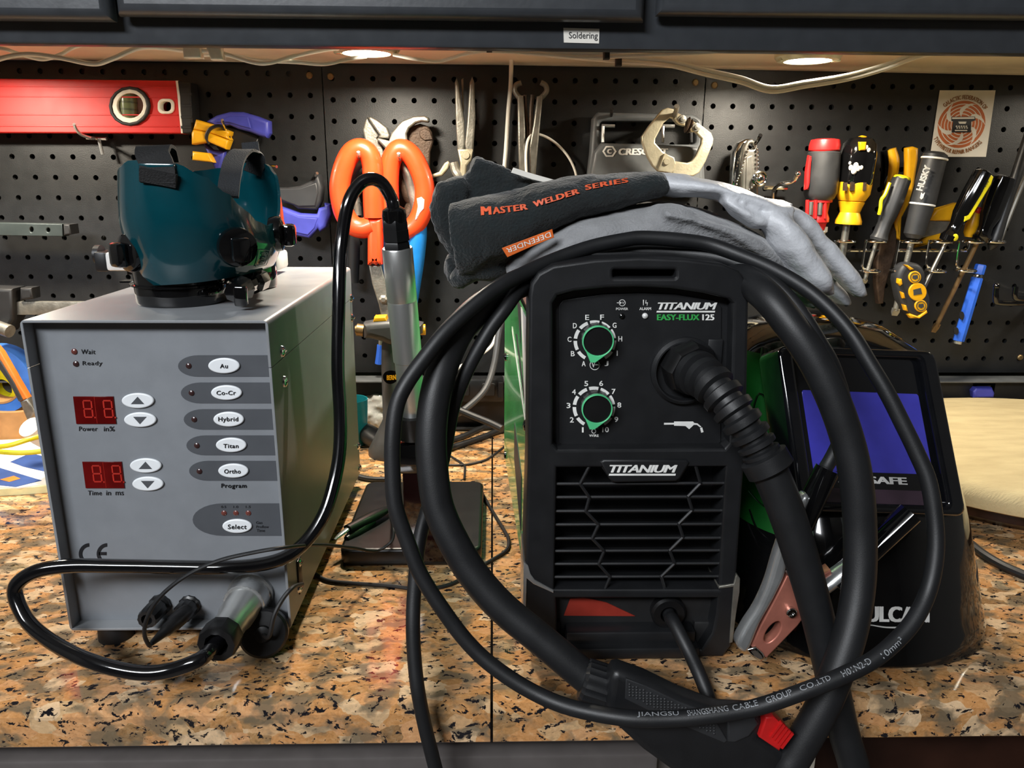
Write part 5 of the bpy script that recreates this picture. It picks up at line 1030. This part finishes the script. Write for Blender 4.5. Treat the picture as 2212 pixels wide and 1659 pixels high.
# --- wire rack
RY = .972
t = thing('tool_rack', 'silver wire ring rack holding the screwdrivers on the right pegboard', 'rack', P(1960, 590, 1.0))
mb = MB(); mb.tube(px3([(1815, 541, 1.0), (2060, 541.5, 1.0), (2084, 540, 1.0), (2091, 531, 1.0), (2092, 518, 1.0)]), .0023, 10, 4); mb.tube(px3([(1990, 541, 1.0), (1990, 541, 1.034)]), .002, 8, 1); mb.tube(px3([(1850, 541, 1.0), (1850, 541, 1.034)]), .002, 8, 1); obj('rail', mb, 'chrome', t)
def hring(px, py, r=.0122, Y=RY):
    c = P(px, py, Y); mb = MB(); mb.tube([c+V(r*cos(a), r*sin(a), 0) for a in (2*pi*k/20 for k in range(20))], .0015, 8, 2, True); return mb
UP = [(1825, 521), (1892, 521), (1968, 522), (2033, 522), (2102, 522), (2148, 522)]; LO = [(1879, 585), (1945, 584), (2020, 585), (2085, 584)]
for q in UP: obj('ring', hring(*q), 'chrome', t)
for q in LO: obj('ring', hring(*q), 'chrome', t)
for a, b in (((1871, 517), (1862, 574)), ((1942, 519), (1932, 576)), ((2008, 518), (2000, 571)), ((2074, 520), (2066, 572)), ((1806, 520), (1803, 545))):
    mb = MB(); mb.tube([P(*a, RY), P(*b, RY), P(b[0]+8, b[1]+7, RY+.002)], .0015, 8, 2); mb.tube([P(a[0]-1, a[1]+22, RY), P(a[0]+2, a[1]+22, 1.0)], .0014, 8, 1); obj('strut', mb, 'chrome', t)
# --- drivers
gd = 'drivers and hand tools in the wire rack'
def shaft(t, a, b, r, m='bit_steel', tip=True, Ya=RY, Yb=RY):
    p, q = P(*a, Ya), P(*b, Yb); mb = MB(); k = pxm(Ya); d = q-p; mb.tube([p, p+d*.93], r/k, 12, 1)
    if tip: s_ = d.normalized(); n_ = V(s_.z, 0, -s_.x); w_ = r*1.25/k; p2 = p+d*.90; mb.rings([[p2+n_*x*r/k+V(0, y*r/k, 0) for x, y in ((1, 1), (-1, 1), (-1, -1), (1, -1))], [p+d*.95+n_*x*w_+V(0, y*r/k*.6, 0) for x, y in ((1, 1), (-1, 1), (-1, -1), (1, -1))], [q+n_*x*w_*.8+V(0, y*.0003, 0) for x, y in ((1, 1), (-1, 1), (-1, -1), (1, -1))]])
    obj('shaft', mb, m, t)
Yd = .975
t = thing('screwdriver', 'fat black screwdriver with red cap and red bit storage neck', 'screwdriver', P(1770, 500, Yd), group=gd)
a, b = P(1783, 302, Yd), P(1764, 498, Yd)
obj('cap', turned(MB(), a, b, [(18, -.012), (30, 0), (33, .06), (33, .11), (30, .13)]), 'red_pl', t); obj('grip', turned(MB(), a, b, [(30, .12), (34, .14), (36, .4), (35, .58), (30, .64), (27, .655)], wob=lambda q: 1+.012*cos(6*q)), 'darkgrey', t)
obj('neck', turned(MB(), a, b, [(27, .645), (27, .68), (22, .69), (20, .80), (24, .86), (24, .90), (19, .92), (17, .99), (12, 1)]), 'red_pl', t)
mb = MB(); mb.pp([[(1749, 335), (1755, 338), (1751, 395), (1748, 410), (1741, 410), (1743, 370)]], Yd-.014, .010, .003); obj('inlay', mb, 'red_pl', t, label='red grip inlay')
for x in (1752, 1772):
    mb = MB(); mb.tube([P(x, 436, Yd-.0115), P(x-2, 464, Yd-.0115)], .0032, 8, 1); obj('bit', mb, 'bit_steel', t)
for x in (1744, 1762, 1782):
    mb = MB(); mb.tube([P(x, 432, Yd-.0125), P(x-1, 472, Yd-.0125)], .0022, 8, 1); obj('bar', mb, 'red_pl', t)
mb = MB(); turned(mb, P(1777, 490, Yd), P(1775, 512, Yd), [(11, 0), (11, .5), (7, .6), (6, 1)], 6); obj('tip', mb, 'white_pl', t)
t = thing('screwdriver', 'fat yellow and black screwdriver with white paint smears', 'screwdriver', P(1840, 500, Yd), group=gd)
a, b = P(1860, 300, Yd), P(1832, 484, Yd)
obj('grip', turned(MB(), a, b, [(12, -.02), (26, 0), (35, .06), (38, .2), (38, .5), (36, .53)], wob=lambda q: 1+.03*cos(5*q)), 'gloss_black', t)
obj('collar', turned(MB(), a, b, [(36, .49), (37, .51), (36, .64), (28, .72), (24, .725), (28, .735), (24, .80), (21, .86), (28, .96), (28, 1), (10, 1.005)]), 'yellow', t, label='yellow plastic collar')
mb = MB(); turned(mb, P(1866, 294, Yd), P(1862, 306, Yd), [(6, 0), (11, .3), (11, 1)]); mb.pp([[(1857, 306), (1873, 306), (1871, 325), (1858, 325)]], Yd-.0225, .006, .002); obj('end_button', mb, 'yellow', t)
mb = MB()
for x, y, r in ((1838, 362, 5), (1845, 368, 7), (1854, 364, 5), (1849, 358, 6), (1861, 362, 4), (1836, 352, 3), (1872, 318, 4), (1877, 324, 4)): mb.ball(P(x, y, Yd-.0205), r/1780, 8, sc=(1, .35, 1.2))
obj('paint_smear', mb, 'paper', t)
shaft(t, (1829, 484), (1812, 602), 8, tip=False)
for x in (1842, 1827, 1868):
    mb = MB(); mb.pp([[(x-3, 394), (x+4, 394), (x+3, 412), (x-4, 412)]], Yd-.0212, .004); obj('slot', mb, 'rusty', t)
t = thing('screwdriver', 'small black screwdriver with a bright yellow end cap', 'screwdriver', P(1890, 520, RY), group=gd)
a, b = P(1949, 384, RY), P(1897, 520, RY)
obj('grip', turned(MB(), a, b, [(17, 0), (19, .03), (20, .35), (18, .6), (15, .72), (16, .9), (19, .96), (17, 1)], wob=lambda q: 1+.05*cos(6*q)), 'darkgrey', t); obj('cap', turned(MB(), a, b, [(10, -.035), (16, -.02), (18, .0), (18, .02)]), 'ygreen', t, label='yellow end cap')
mb = MB(); mb.tube(px3([(1922, 395, RY-.008), (1912, 420, RY-.010), (1904, 432, RY-.009), (1902, 450, RY-.010), (1899, 463, RY-.008)]), .0022, 8, 4); obj('inlay', mb, 'ygreen', t)
shaft(t, (1894, 520), (1866, 612), 4.5, 'dull_steel')
t = thing('yellow_pliers', 'pliers with long yellow handles and rusty jaws hanging behind the small screwdriver', 'pliers', P(1910, 660, 1.0), group=gd)
mb = MB(); mb.tube(px3([(1925, 322, 1.0), (1929, 350, 1.0), (1924, 390, 1.0), (1915, 430, 1.0), (1912, 480, 1.0)]), [.006, .0075, .007, .0065, .006], 12, 5); mb.m(1); mb.tube(px3([(1911, 325, 1.003), (1914, 360, 1.003), (1911, 410, 1.003)]), .006, 10, 4); obj('handle', mb, ['yellow', 'gloss_black'], t)
mb = MB(); mb.pp([[(1960, 319), (1975, 316), (1986, 320), (1985, 345), (1978, 390), (1972, 430), (1950, 470), (1947, 520), (1937, 515), (1932, 480), (1946, 445), (1958, 400), (1960, 350)]], .996, .012, .004); obj('handle', mb, 'yellow', t)
mb = MB(); mb.pp([[(1925, 470), (1938, 500), (1937, 540), (1925, 580), (1913, 620), (1909, 656), (1899, 657), (1893, 610), (1895, 560), (1905, 510)]], .997, .012, .002); obj('jaw', mb, 'rusty', t)
t = thing('utility_tool', 'thick black handle with white lettering and white bands in the rack', 'screwdriver', P(1970, 520, RY), group=gd)
a, b = P(2022, 330, .968), P(1972, 515, .968)
obj('grip', turned(MB(), a, b, [(16, -.01), (25, .02), (26, .3), (27, .55), (26, .62), (24, .75), (22, .95), (14, 1)], wob=None), 'darkgrey', t)
L_ = (b-a).length; kk = pxm(.968)
for f0 in (.055, .585): mb = MB(); mb.lathe([(26.5/kk, L_*f0), (27.6/kk, L_*(f0+.005)), (27.6/kk, L_*(f0+.018)), (26.5/kk, L_*(f0+.023))], a, b-a, 28); obj('band', mb, 'white_ink', t)
mb = MB(); o = P(1991, 413, .9515); A_ = P(2010, 359, .9515)-o; B_ = P(1978, 410, .9515)-o; mb.text('HUSKY', lambda u, v, d: o+A_*u+B_*v+V(0, -d-.001, 0), bold=.03, depth=.0004); mb.pp([[(1988, 428), (1991, 416), (1994, 420), (1998, 416), (1994, 428), (1990, 431)]], .9505, .001); obj('lettering', mb, 'white_ink', t)
shaft(t, (1970, 518), (1932, 682), 6.5, 'dull_steel')
t = thing('folding_knife', 'yellow handled folding tool lying slanted behind the black handles', 'knife', P(2020, 520, 1.0), group=gd)
mb = MB(); mb.pp([[(2070, 438), (2024, 452), (2008, 477), (2060, 478)]], 1.0, .014, .003); obj('handle', mb, 'yellow', t)
mb = MB(); mb.pp([[(2008, 476), (2060, 477), (2040, 505), (1990, 515), (1998, 490)]], 1.003, .008, .002); obj('bolster', mb, 'dull_steel', t)
mb = MB(); mb.pp([[(2045, 500), (2005, 512), (1977, 530), (1972, 538), (2013, 527), (2040, 514)]], 1.001, .012, .003); obj('handle', mb, 'yellow', t)
t = thing('screwdriver', 'glossy black screwdriver with a long yellow stripe down its handle', 'screwdriver', P(2050, 520, RY), group=gd)
a, b = P(2126, 372, .964), P(2046, 521, .964)
obj('grip', turned(MB(), a, b, [(14, -.015), (20, .01), (21, .3), (19, .6), (13, .76), (13, .86), (19, .93), (17, 1)], wob=lambda q: 1+.05*cos(6*q)), 'gloss_black', t)
mb = MB(); mb.pp([[(2141, 376), (2147, 382), (2142, 398), (2096, 474), (2084, 479), (2083, 468), (2125, 396)]], .9535, .004, .0015); obj('stripe', mb, 'ygreen', t); mb = MB(); mb.ball(P(2063, 513, .955), .0042, 12, sc=(1, .5, 1.1)); obj('stripe', mb, 'ygreen', t)
mb = MB(); o = P(2096, 458, .9533); A_ = P(2136, 392, .9533)-o; B_ = P(2092, 455, .9533)-o; mb.text('STANLEY 100 PLUS', lambda u, v, d: o+A_*u+B_*v+V(0, -d, 0), depth=.0002); obj('lettering', mb, 'ink', t)
shaft(t, (2043, 524), (1990, 632), 5, 'bit_steel', tip=False)
t = thing('chisel_handle', 'short yellow handle with a red tip between the two black screwdrivers', 'tool', P(2095, 510, .99), group=gd)
mb = MB(); a, b = P(2108, 452, .985), P(2092, 512, .985); turned(mb, a, b, [(6, 0), (9, .1), (13, .5), (13, .85), (8, 1)]); obj('grip', mb, 'yellow', t); mb = MB(); mb.ball(P(2111, 455, .983), .005, 12); obj('tip', mb, 'red_pl', t)
t = thing('screwdriver', 'fluted dark black screwdriver with a long rusty tan shaft', 'screwdriver', P(2120, 520, RY), group=gd)
a, b = P(2168, 384, RY), P(2117, 520, RY)
obj('grip', turned(MB(), a, b, [(14, -.03), (22, 0), (24, .15), (22, .6), (15, .78), (16, .88), (20, .94), (16, 1)], wob=lambda q: 1+.04*cos(8*q)), 'gloss_black', t)
shaft(t, (2112, 522), (2016, 718), 5.5, mat('tan_shaft', '7d6444', .45, .6, var=.3), Yb=1.0)
t = thing('pry_bar', 'slim dark rod shaped tool leaning at the right edge of the rack', 'tool', P(2150, 520, RY), group=gd)
mb = MB(); mb.tube(px3([(2240, 240, .98), (2206, 345, .978), (2172, 450, .976), (2148, 520, RY), (2138, 540, RY)]), [.006, .0065, .006, .0075, .002], 12, 4); obj('rod', mb, 'satin', t)
t = thing('steel_rod', 'thin bright steel rod standing behind the dark rod at the right edge', 'tool', P(2190, 500, .99), group=gd)
mb = MB(); mb.tube(px3([(2225, 360, .99), (2195, 430, .99), (2160, 520, .985)]), .003, 8, 3); obj('rod', mb, 'bit_steel', t)
# --- mini gauge
t = thing('mini_gauge', 'small black and yellow rounded gauge hanging under the wire rack', 'gauge', P(1975, 690, .96))
mb = MB(); mb.pp([[(1955, 571), (1985, 570), (2000, 588), (2002, 615), (2012, 648), (2005, 675), (1986, 688), (1966, 682), (1950, 660), (1942, 630), (1939, 598)]], .955, .022, .006, smooth=4, bseg=3); obj('body', mb, 'darkgrey', t)
for (x, y, r) in ((1977, 599, 13.5), (1983, 631, 19.5), (1990, 661, 13.5)):
    mb = MB(); mb.pp([ell(x, y, r, r, 28)], .953, .004, .001); mb.m(1)
    if r < 15: mb.pp([ell(x, y, r*.78, r*.78, 24), ell(x, y, r*.68, r*.68, 24)[::-1]], .9525, .0006); mb.pp([[(x-5, y-4), (x+5, y-5), (x+6, y+2), (x, y+5), (x-6, y+2)]], .9525, .0006)
    else: mb.pp([[(x-10, y-5), (x+6, y-9), (x+9, y+4), (x-9, y+7)]], .9525, .0006)
    obj('dial', mb, ['yellow', 'grey_plas'], t)
for L in ([(1942, 602), (1949, 603), (1951, 614), (1946, 618), (1941, 612)], [(1947, 630), (1954, 633), (1957, 645), (1951, 645)], [(1952, 658), (1959, 660), (1963, 673), (1956, 671)], [(1955, 572), (1963, 573), (1976, 582), (1968, 584)], [(1962, 680), (1968, 678), (1985, 684), (2003, 670), (2005, 676), (1988, 688), (1968, 688)]):
    mb = MB(); mb.pp([L], .952, .008, .002); obj('bumper', mb, 'yellow', t)
# --- blue marker
t = thing('marker_pen', 'bright blue slanted pen shaped tool hanging below the wire rack', 'pen', P(2095, 745, .985))
a, b = P(2119, 572, .985), P(2068, 744, .985); turned_ = turned
obj('cap', turned(MB(), a, b, [(10, -.005), (11.5, .01), (11.5, .11), (10, .12)], 6), 'blue_pen', t); obj('ferrule', turned(MB(), a, b, [(9.5, .115), (10.5, .125), (10.5, .155), (9.5, .16)]), 'chrome', t)
obj('body', turned(MB(), a, b, [(11, .155), (12.5, .17), (12.5, .95), (11, .955)], 8), 'blue_pen', t); obj('tip', turned(MB(), a, b, [(9, .95), (8.5, .99), (5, 1.0)]), 'alu', t)
mb = MB(); 
for x, y, rx, ry in ((2078, 682, 5, 9), (2066, 715, 5, 8)): mb.pp([ell(x, y, rx, ry, 16)], .9775, .002)
obj('marking', mb, 'ink', t)
mb = MB(); mb.tube(px3([(2153, 618, .955), (2151, 645, .955), (2158, 654, .958), (2212, 655, .965), (2230, 655, 1.03)]), .0036, 12, 5); mb.ball(P(2153, 618, .955), .0042, 12); obj('peg_hook', mb, 'gloss_black', None, 'large black coated peg hook right of the blue pen', 'hook', 'pegboard hooks')
mb = MB(); mb.tube(px3([(2195, 619, .94), (2193, 638, .94), (2200, 645, .942), (2240, 646, .95)]), .0036, 12, 5); mb.tube(px3([(2238, 646, .95), (2242, 646, 1.03)]), .003, 8, 1); obj('peg_hook', mb, 'gloss_black', None, 'black coated peg hook at the very right edge', 'hook', 'pegboard hooks')
# --- round emblem sticker
t = thing('sticker', 'white sticker with orange round typewriter emblem on the right pegboard', 'sticker', P(2075, 339, WY))
c6 = lambda L: [(1700+x/4.148, 180+y/4.148) for x, y in L]
sY = WY-.0012; O = c6([(1370, 62)])[0]; U_ = np.array(c6([(1870, 62)])[0])-O; W3 = np.array([-21, 144.0])
mb = MB(); mb.pp([[tuple(O), tuple(O+U_), tuple(O+U_+W3), tuple(O+W3)]], sY, .0007, .0001); obj('card', mb, 'paper', t)
cs = np.array([2077., 268.5]); ax_, ay_ = np.array([51.0, 0]), np.array([-7.2, 51.0])
q2 = lambda r, a: tuple(cs+ax_*r*cos(a)+ay_*r*sin(a))
mb = MB(); Lc = lambda r, n=40: [q2(r, 2*pi*k/n) for k in range(n)]
for r1, r0 in ((1, .88), (.84, .74), (.70, .60), (.56, .46), (.42, .1)): mb.pp([Lc(r1), Lc(r0)[::-1]], sY-.0002, .0004)
mb.m(1)
for k in range(6):
    a0 = 2*pi*k/6+.35; L = [q2(.3+.72*i/8, a0+.75*(i/8)**1.3) for i in range(9)]; Rr = [q2(.3+.72*i/8, a0+.75*(i/8)**1.3-.34*sin(pi*i/8)) for i in range(9)]
    mb.pp([L+Rr[::-1]], sY-.0004, .0004)
obj('emblem', mb, ['seal', 'paper'], t)
mb = MB(); c6p = lambda L: [c6([q])[0] for q in L]
mb.pp([c6p([(1475, 300), (1685, 298), (1690, 330), (1650, 345), (1648, 440), (1475, 440), (1490, 345), (1473, 335)])], sY-.0006, .0004); mb.m(1)
mb.pp([c6p([(1480, 305), (1680, 303), (1680, 318), (1480, 320)])], sY-.0008, .0003); mb.pp([c6p([(1535, 343), (1610, 343), (1600, 362), (1545, 362)])], sY-.0008, .0003); mb.pp([c6p([(1505, 417), (1615, 417), (1615, 428), (1505, 428)])], sY-.0008, .0003)
for r_ in range(2):
    for i in range(5): mb.pp([ell(*c6([(1520+i*22+r_*6, 385+r_*15)])[0], 2, 1.6, 8)], sY-.0008, .0003)
obj('typewriter_mark', mb, ['ink', 'paper'], t)
mb = MB()
def ringtext(t_, r0, r1, a0, a1):
    def fn(u, v, d): 
        a = radians(a0+(a1-a0)*u); r = r0+(r1-r0)*v; q = q2(r, a); p = P(q[0], q[1], sY-.0003); return p+V(0, -d, 0)
    mb.text(t_, fn, bold=.01, depth=.0001)
ringtext('GALACTIC FEDERATION OF', 1.06, 1.24, 222, 325); obj('lettering', mb, 'tan_ink', t); mb = MB(); ringtext('TYPEWRITER REPAIR RANGERS', 1.26, 1.08, 152, 38)
obj('lettering', mb, 'tan_ink', t)
# ================================================================ things behind, on the countertop
# torch
TY = .905
t = thing('gas_torch', 'grey hand torch with yellow trigger standing behind the silver handpiece', 'torch', V(P(842, 980, TY).x, TY, 0))
mb = MB(); k_ = pxm(TY); cx_ = P(843, 800, TY).x; zt_ = P(843, 742, TY).z
mb.lathe([(.030, 0), (.030, .006), (.022, .022), (21/k_, .045), (20/k_, zt_-.03), (17/k_, zt_), (12/k_, zt_+.008)], (cx_, TY, 0), (0, 0, 1), 40, wob=lambda q: 1+.012*cos(40*q)); obj('grip', mb, 'grey_plas', t)
mb = MB(); mb.pp([[(783, 700), (800, 697), (835, 694), (880, 694), (912, 702), (912, 722), (880, 742), (840, 748), (824, 740), (800, 734), (784, 733)]], TY-.014, .028, .008, bseg=3); obj('head', mb, 'grey_plas', t)
mb = MB(); mb.tube([P(786, 714, TY), P(771, 712, TY)], .0075, 14, 1); mb.tube([P(771, 712, TY), P(768, 712, TY)], .005, 12, 1); obj('nozzle', mb, 'brass', t)
mb = MB(); mb.pp([[(805, 697), (808, 685), (833, 684), (836, 696)]], TY-.009, .018, .002); obj('trigger', mb, 'yellow', t)
mb = MB(); mb.tube([P(902, 712, TY), P(919, 712, TY)], .0065, 14, 1); obj('knob', mb, 'yellow', t)
mb = MB(); n0 = P(843, 814, TY-.0125)
def onC(px, py, off): 
    p = P(px, py, TY-.012); dx = (p.x-cx_); r_ = .0125+.0006; return V(p.x, TY-math.sqrt(max(1e-8, r_*r_-min(dx*dx, r_*r_*.97)))-off, p.z)
mb.rings([[onC(x, y, o) for x, y in ell(844, 814, 17, 14.5, 28)] for o in (.0002, .001)]); mb.m(1); mb.text('BERNZ', lambda u, v, d: onC(836+25*u, 820-10*v, .0012+max(0, d)), bold=.04, depth=.0002); obj('name_plate', mb, ['gloss_black', 'yellow'], t)
t = thing('blue_handled_tool', 'slim tool with blue handle hanging low behind the torch', 'tool', P(819, 790, 1.0)); mb = MB(); mb.tube(px3([(822, 745, 1.0), (820, 765, 1.0), (817, 786, 1.0)]), .0045, 10, 3); obj('handle', mb, 'blue_pen', t)
mb = MB(); mb.tube(px3([(824, 700, 1.002), (822, 746, 1.0)]), .003, 8, 1); obj('shank', mb, 'dull_steel', t)
mb = MB(); a, b = P(777, 798, .93), P(797, 790, .93); zz = .0
mb.lathe([(.016, 0), (.018, .002), (.021, .060), (.0195, .060), (.017, .003)], (P(757, 840, .94).x, .94, 0), (0, 0, 1), 28, cap1=False); obj('teal_cup', mb, 'teal_pl', None, 'small teal plastic cup between the grey box and the torch', 'cup')
mb = MB(); 
for i in range(9): 
    p = PZ(790+i % 3*14, 925, .0); mb.ball((p.x, p.y-.005+.012*(i % 2), .014+.011*(i//3)), .016, 10, sc=(1.0, .7, .9))
mb = blob(mb, .003, 2, .4, disp=wob(.006, 60, .002, 160)); obj('plastic_bag', mb, 'plastic_clear', None, 'crumpled clear plastic bag on the countertop beside the torch', 'bag', ang=1.5, fix=False)
def lay(name, label, L, r, m='cable', group='cables on the countertop behind the welder', seg=10, cat='cable'):
    pts = []
    for q in L: 
        if len(q) == 2: p = PZ(q[0], q[1], r); 
        else: p = P(*q)
        p.z = max(p.z, r+.0002); p.y = min(p.y, 1.02); pts.append(p)
    mb = MB(); mb.tube(pts, r, seg, 5); return obj(name, mb, m, None, label, cat, group)
mb = MB(); a, b = PZ(786, 930, .016), PZ(842, 972, .012); mb.tube([a, a.lerp(b, .3), a.lerp(b, .6), b], [.011, .013, .010, .006], 16, 4); obj('burner_tube', mb, 'satin', None, 'black tapered nozzle lying between the grey box and the torch', 'nozzle')
lay('cable', 'thick grey cable rising from the counter up the pegboard left of the green panel', [(1085, 690, .99), (1077, 722, .985), (1068, 784, .97), (1048, 841, .95), (1007, 882, .93), (975, 900, .92)], .0042, 'grey_plas')
lay('cable', 'thick black cable sloping down to the green panel', [(960, 880, .93), (986, 884, .92), (1023, 899, .91), (1060, 914, .90), (1085, 926, .89)], .0045)
lay('cable', 'black cable arching low across the granite behind the welder', [(940, 985), (962, 972), (1007, 957), (1050, 942), (1075, 932), (1110, 925)], .004)
lay('cable', 'second black cable crossing behind the arching one', [(960, 955), (1000, 943), (1040, 925), (1080, 905), (1120, 895)], .0038)
lay('cable', 'black cable running level to the power strip', [(955, 925), (1000, 926), (1050, 925), (1100, 920)], .003)
lay('cable', 'white thin cable slanting toward the green panel', [(975, 915), (1010, 910), (1050, 900), (1095, 890)], .002, 'cord_w')
lay('cable', 'white cord dropping from the pegboard to the power strip', [(1077, 690, 1.02), (1066, 740, 1.01), (1040, 765, 1.0), (1005, 785, .99), (985, 800, .985), (980, 815, .98)], .0021, 'cord_w')
lay('cable', 'thin black wire looping behind the stand base', [(950, 1004), (985, 1005), (1015, 1003), (1045, 995), (1062, 986), (1090, 965)], .0013)
lay('cable', 'short thin black wire entering the stand base from behind', [(966, 981), (985, 993), (1003, 1006), (1004, 1020), (1003, 1036)], .0013)
lay('cable', 'thin black wire circling around the right of the stand base', [(1040, 1062), (1048, 1078), (1068, 1112), (1090, 1148), (1099, 1168), (1092, 1191), (1048, 1218), (1023, 1231), (982, 1259), (933, 1272), (890, 1272), (843, 1266), (770, 1261), (710, 1255), (680, 1240)], .0017)
lay('cable', 'thin black wire lying across the stand base top', [(966, 1075, .745), (978, 1055, .76), (988, 1040, .775)], .0012) if False else None
lay('cable', 'short black lead beside the rear of the grey box', [(775, 1030), (800, 1035), (835, 1036)], .003)
lay('cable', 'black power cable on the granite at the right edge behind the helmet', [(2090, 1170), (2125, 1198), (2165, 1222), (2212, 1243), (2260, 1262)], .0042)
t = thing('power_strip', 'black power strip on the wall rail behind the hanging cables', 'power strip', P(1000, 870, .98))
mb = MB(); a, b = P(917, 818, .978), P(1088, 868, .978); mb.box(((a.x+b.x)/2, .986, (a.z+b.z)/2), (b.x-a.x, .022, a.z-b.z), .003); obj('body', mb, 'satin', t)
for x in (945, 1000, 1055): mb = MB(); mb.pp([rrect(x-14, 828, x+14, 856, 4)], .9735, .004, .001); obj('socket', mb, 'rubber', t)
mb = MB(); mb.pp([rrect(1076, 826, 1086, 860, 2)], .972, .006, .001); obj('plug', mb, 'rubber', t)
# ---- left corner
ty = .96
t = thing('tape_roll', 'roll of blue masking tape at the left edge behind the grey box', 'tape', P(-8, 890, ty))
c = P(-8, 822, ty); r1 = .0435
mb = MB(); mb.lathe([(r1, 0), (r1, .024), (.031, .024), (.031, 0), (r1, 0)], c, (0, 1, 0), 48, cap0=False, cap1=False); obj('tape', mb, 'blue_tape', t)
mb = MB(); mb.lathe([(.0311, -.0003), (.0311, .0243), (.0285, .0243), (.0285, -.0003), (.0311, -.0003)], c, (0, 1, 0), 48, cap0=False, cap1=False); obj('core', mb, 'card', t)
t = thing('tape_roll', 'yellow tape roll showing through the blue tape ring', 'tape', P(10, 850, .99)); mb = MB(); mb.lathe([(.026, 0), (.026, .02), (.012, .02), (.012, 0), (.026, 0)], P(8, 838, .985), (.2, 1, .1), 32, cap0=False, cap1=False); obj('tape', mb, 'ygreen', t)
t = thing('box_cutter', 'orange and grey slanted cutter leaning on the cardboard tube', 'cutter', P(40, 900, .84))
mb = MB(); mb.pp([[(-12, 748), (0, 762), (32, 818), (58, 862), (42, 870), (10, 815), (-12, 782)]], .842, .012, .003); obj('handle', mb, 'orange_plas', t)
mb = MB(); mb.pp([[(-10, 768), (2, 782), (30, 828), (48, 864), (40, 868), (18, 826), (-10, 786)]], .8405, .004, .001); obj('inlay', mb, 'grey_plas', t)
mb = MB(); mb.pp([[(41, 867), (58, 861), (76, 890), (60, 914), (50, 890)]], .842, .01, .002); obj('tip', mb, 'dull_steel', t)
mb = MB(); a = PZ(26, 955, 0); cq = PZ(12, 962, .001); mb.lathe([(.034, 0), (.035, .044), (.0335, .046), (.0325, .004)], (cq.x, cq.y+.034, .0005), (.06, .0, 1), 30, cap1=False); obj('cardboard_tube', mb, 'card', None, 'brown cardboard tube standing on papers left of the grey box', 'tube')
mb = MB(); mb.tube([P(64, 922, .80), P(86, 938, .81), P(110, 950, .82)], .012, 18, 2); mb = mb; obj('paper_roll', mb, 'paper', None, 'small white paper roll beside the cardboard tube', 'roll')
t = thing('leaflet_stack', 'white leaflets with blue printing stacked on the granite at the left edge', 'papers', PZ(40, 1060, 0))
def flat(L, z0, z1): mb = MB(); R = [PZ(x, y, z0) for x, y in L]; mb.rings([R, [V(p.x, p.y, z1) for p in R]]); return mb
obj('pad', flat([(-60, 1075), (60, 1068), (130, 1062), (130, 930), (-60, 930)], .0003, .008), mat('pad_paper', 'd6d2a0', .7), t, label='pale yellow pad')
obj('leaflet', flat([(-60, 1052), (40, 1056), (125, 1044), (125, 948), (-60, 955)], .008, .0095), 'paper', t)
mb = flat([(22, 998), (66, 979), (110, 990), (110, 1022), (50, 1008)], .0097, .0100)
q = [(-40, 1005), (0, 1011), (90, 1038), (34, 1052), (-40, 1044)]; R = [PZ(x, y, .0097) for x, y in q]; mb.rings([R, [V(p.x, p.y, .0100) for p in R]]); obj('blue_print', mb, mat('print_blue', '2b4a86', .6), t)
mb = flat([(0, 1036), (30, 1028), (44, 1034), (20, 1041)], .0101, .0103); mb.m(1); obj('print_spot', mb, 'orange_plas', t)
lay('yellow_strap', 'yellow strap looping over the leaflets at the left edge', [(-20, 967, .745), (20, 962, .745), (60, 950, .75), (95, 940, .76)], .0025, 'ygreen', None, cat='strap')
lay('yellow_strap', 'lower yellow strap lying flat over the leaflets', [(-20, 974, .73), (30, 978, .728), (70, 977, .73), (110, 972, .735)], .0025, 'ygreen', None, cat='strap')
# ---- beige padded oval at the right
t = thing('padded_stool', 'beige padded oval top on a dark wood base at the right edge behind the helmet', 'stool', V(.64, .80, 0))
oc = V(.642, .803, 0); ov = lambda rx, ry, z: [V(oc.x+rx*cos(a), oc.y+ry*sin(a), z) for a in (2*pi*k/64 for k in range(64))]
mb = MB(); mb.rings([ov(.232, .180, .024), ov(.2415, .189, .028), ov(.2425, .190, .038), ov(.238, .186, .047), ov(.225, .174, .0505), ov(.12, .09, .052), ov(.01, .01, .052)]); obj('padded_top', mb, 'felt', t, ang=1)
mb = MB(); mb.rings([ov(.20, .150, 0), ov(.205, .155, .004), ov(.222, .170, .012), ov(.226, .172, .024)]); obj('wood_base', mb, 'dark_wood', t)
mb = MB(); mb.pp([[(2103, 846), (2110, 838), (2145, 838), (2150, 850), (2148, 860), (2105, 860)]], .988, .012, .003); obj('blue_clip', mb, 'blue', None, 'small blue plastic clip at the wall rail above the beige top', 'clip')
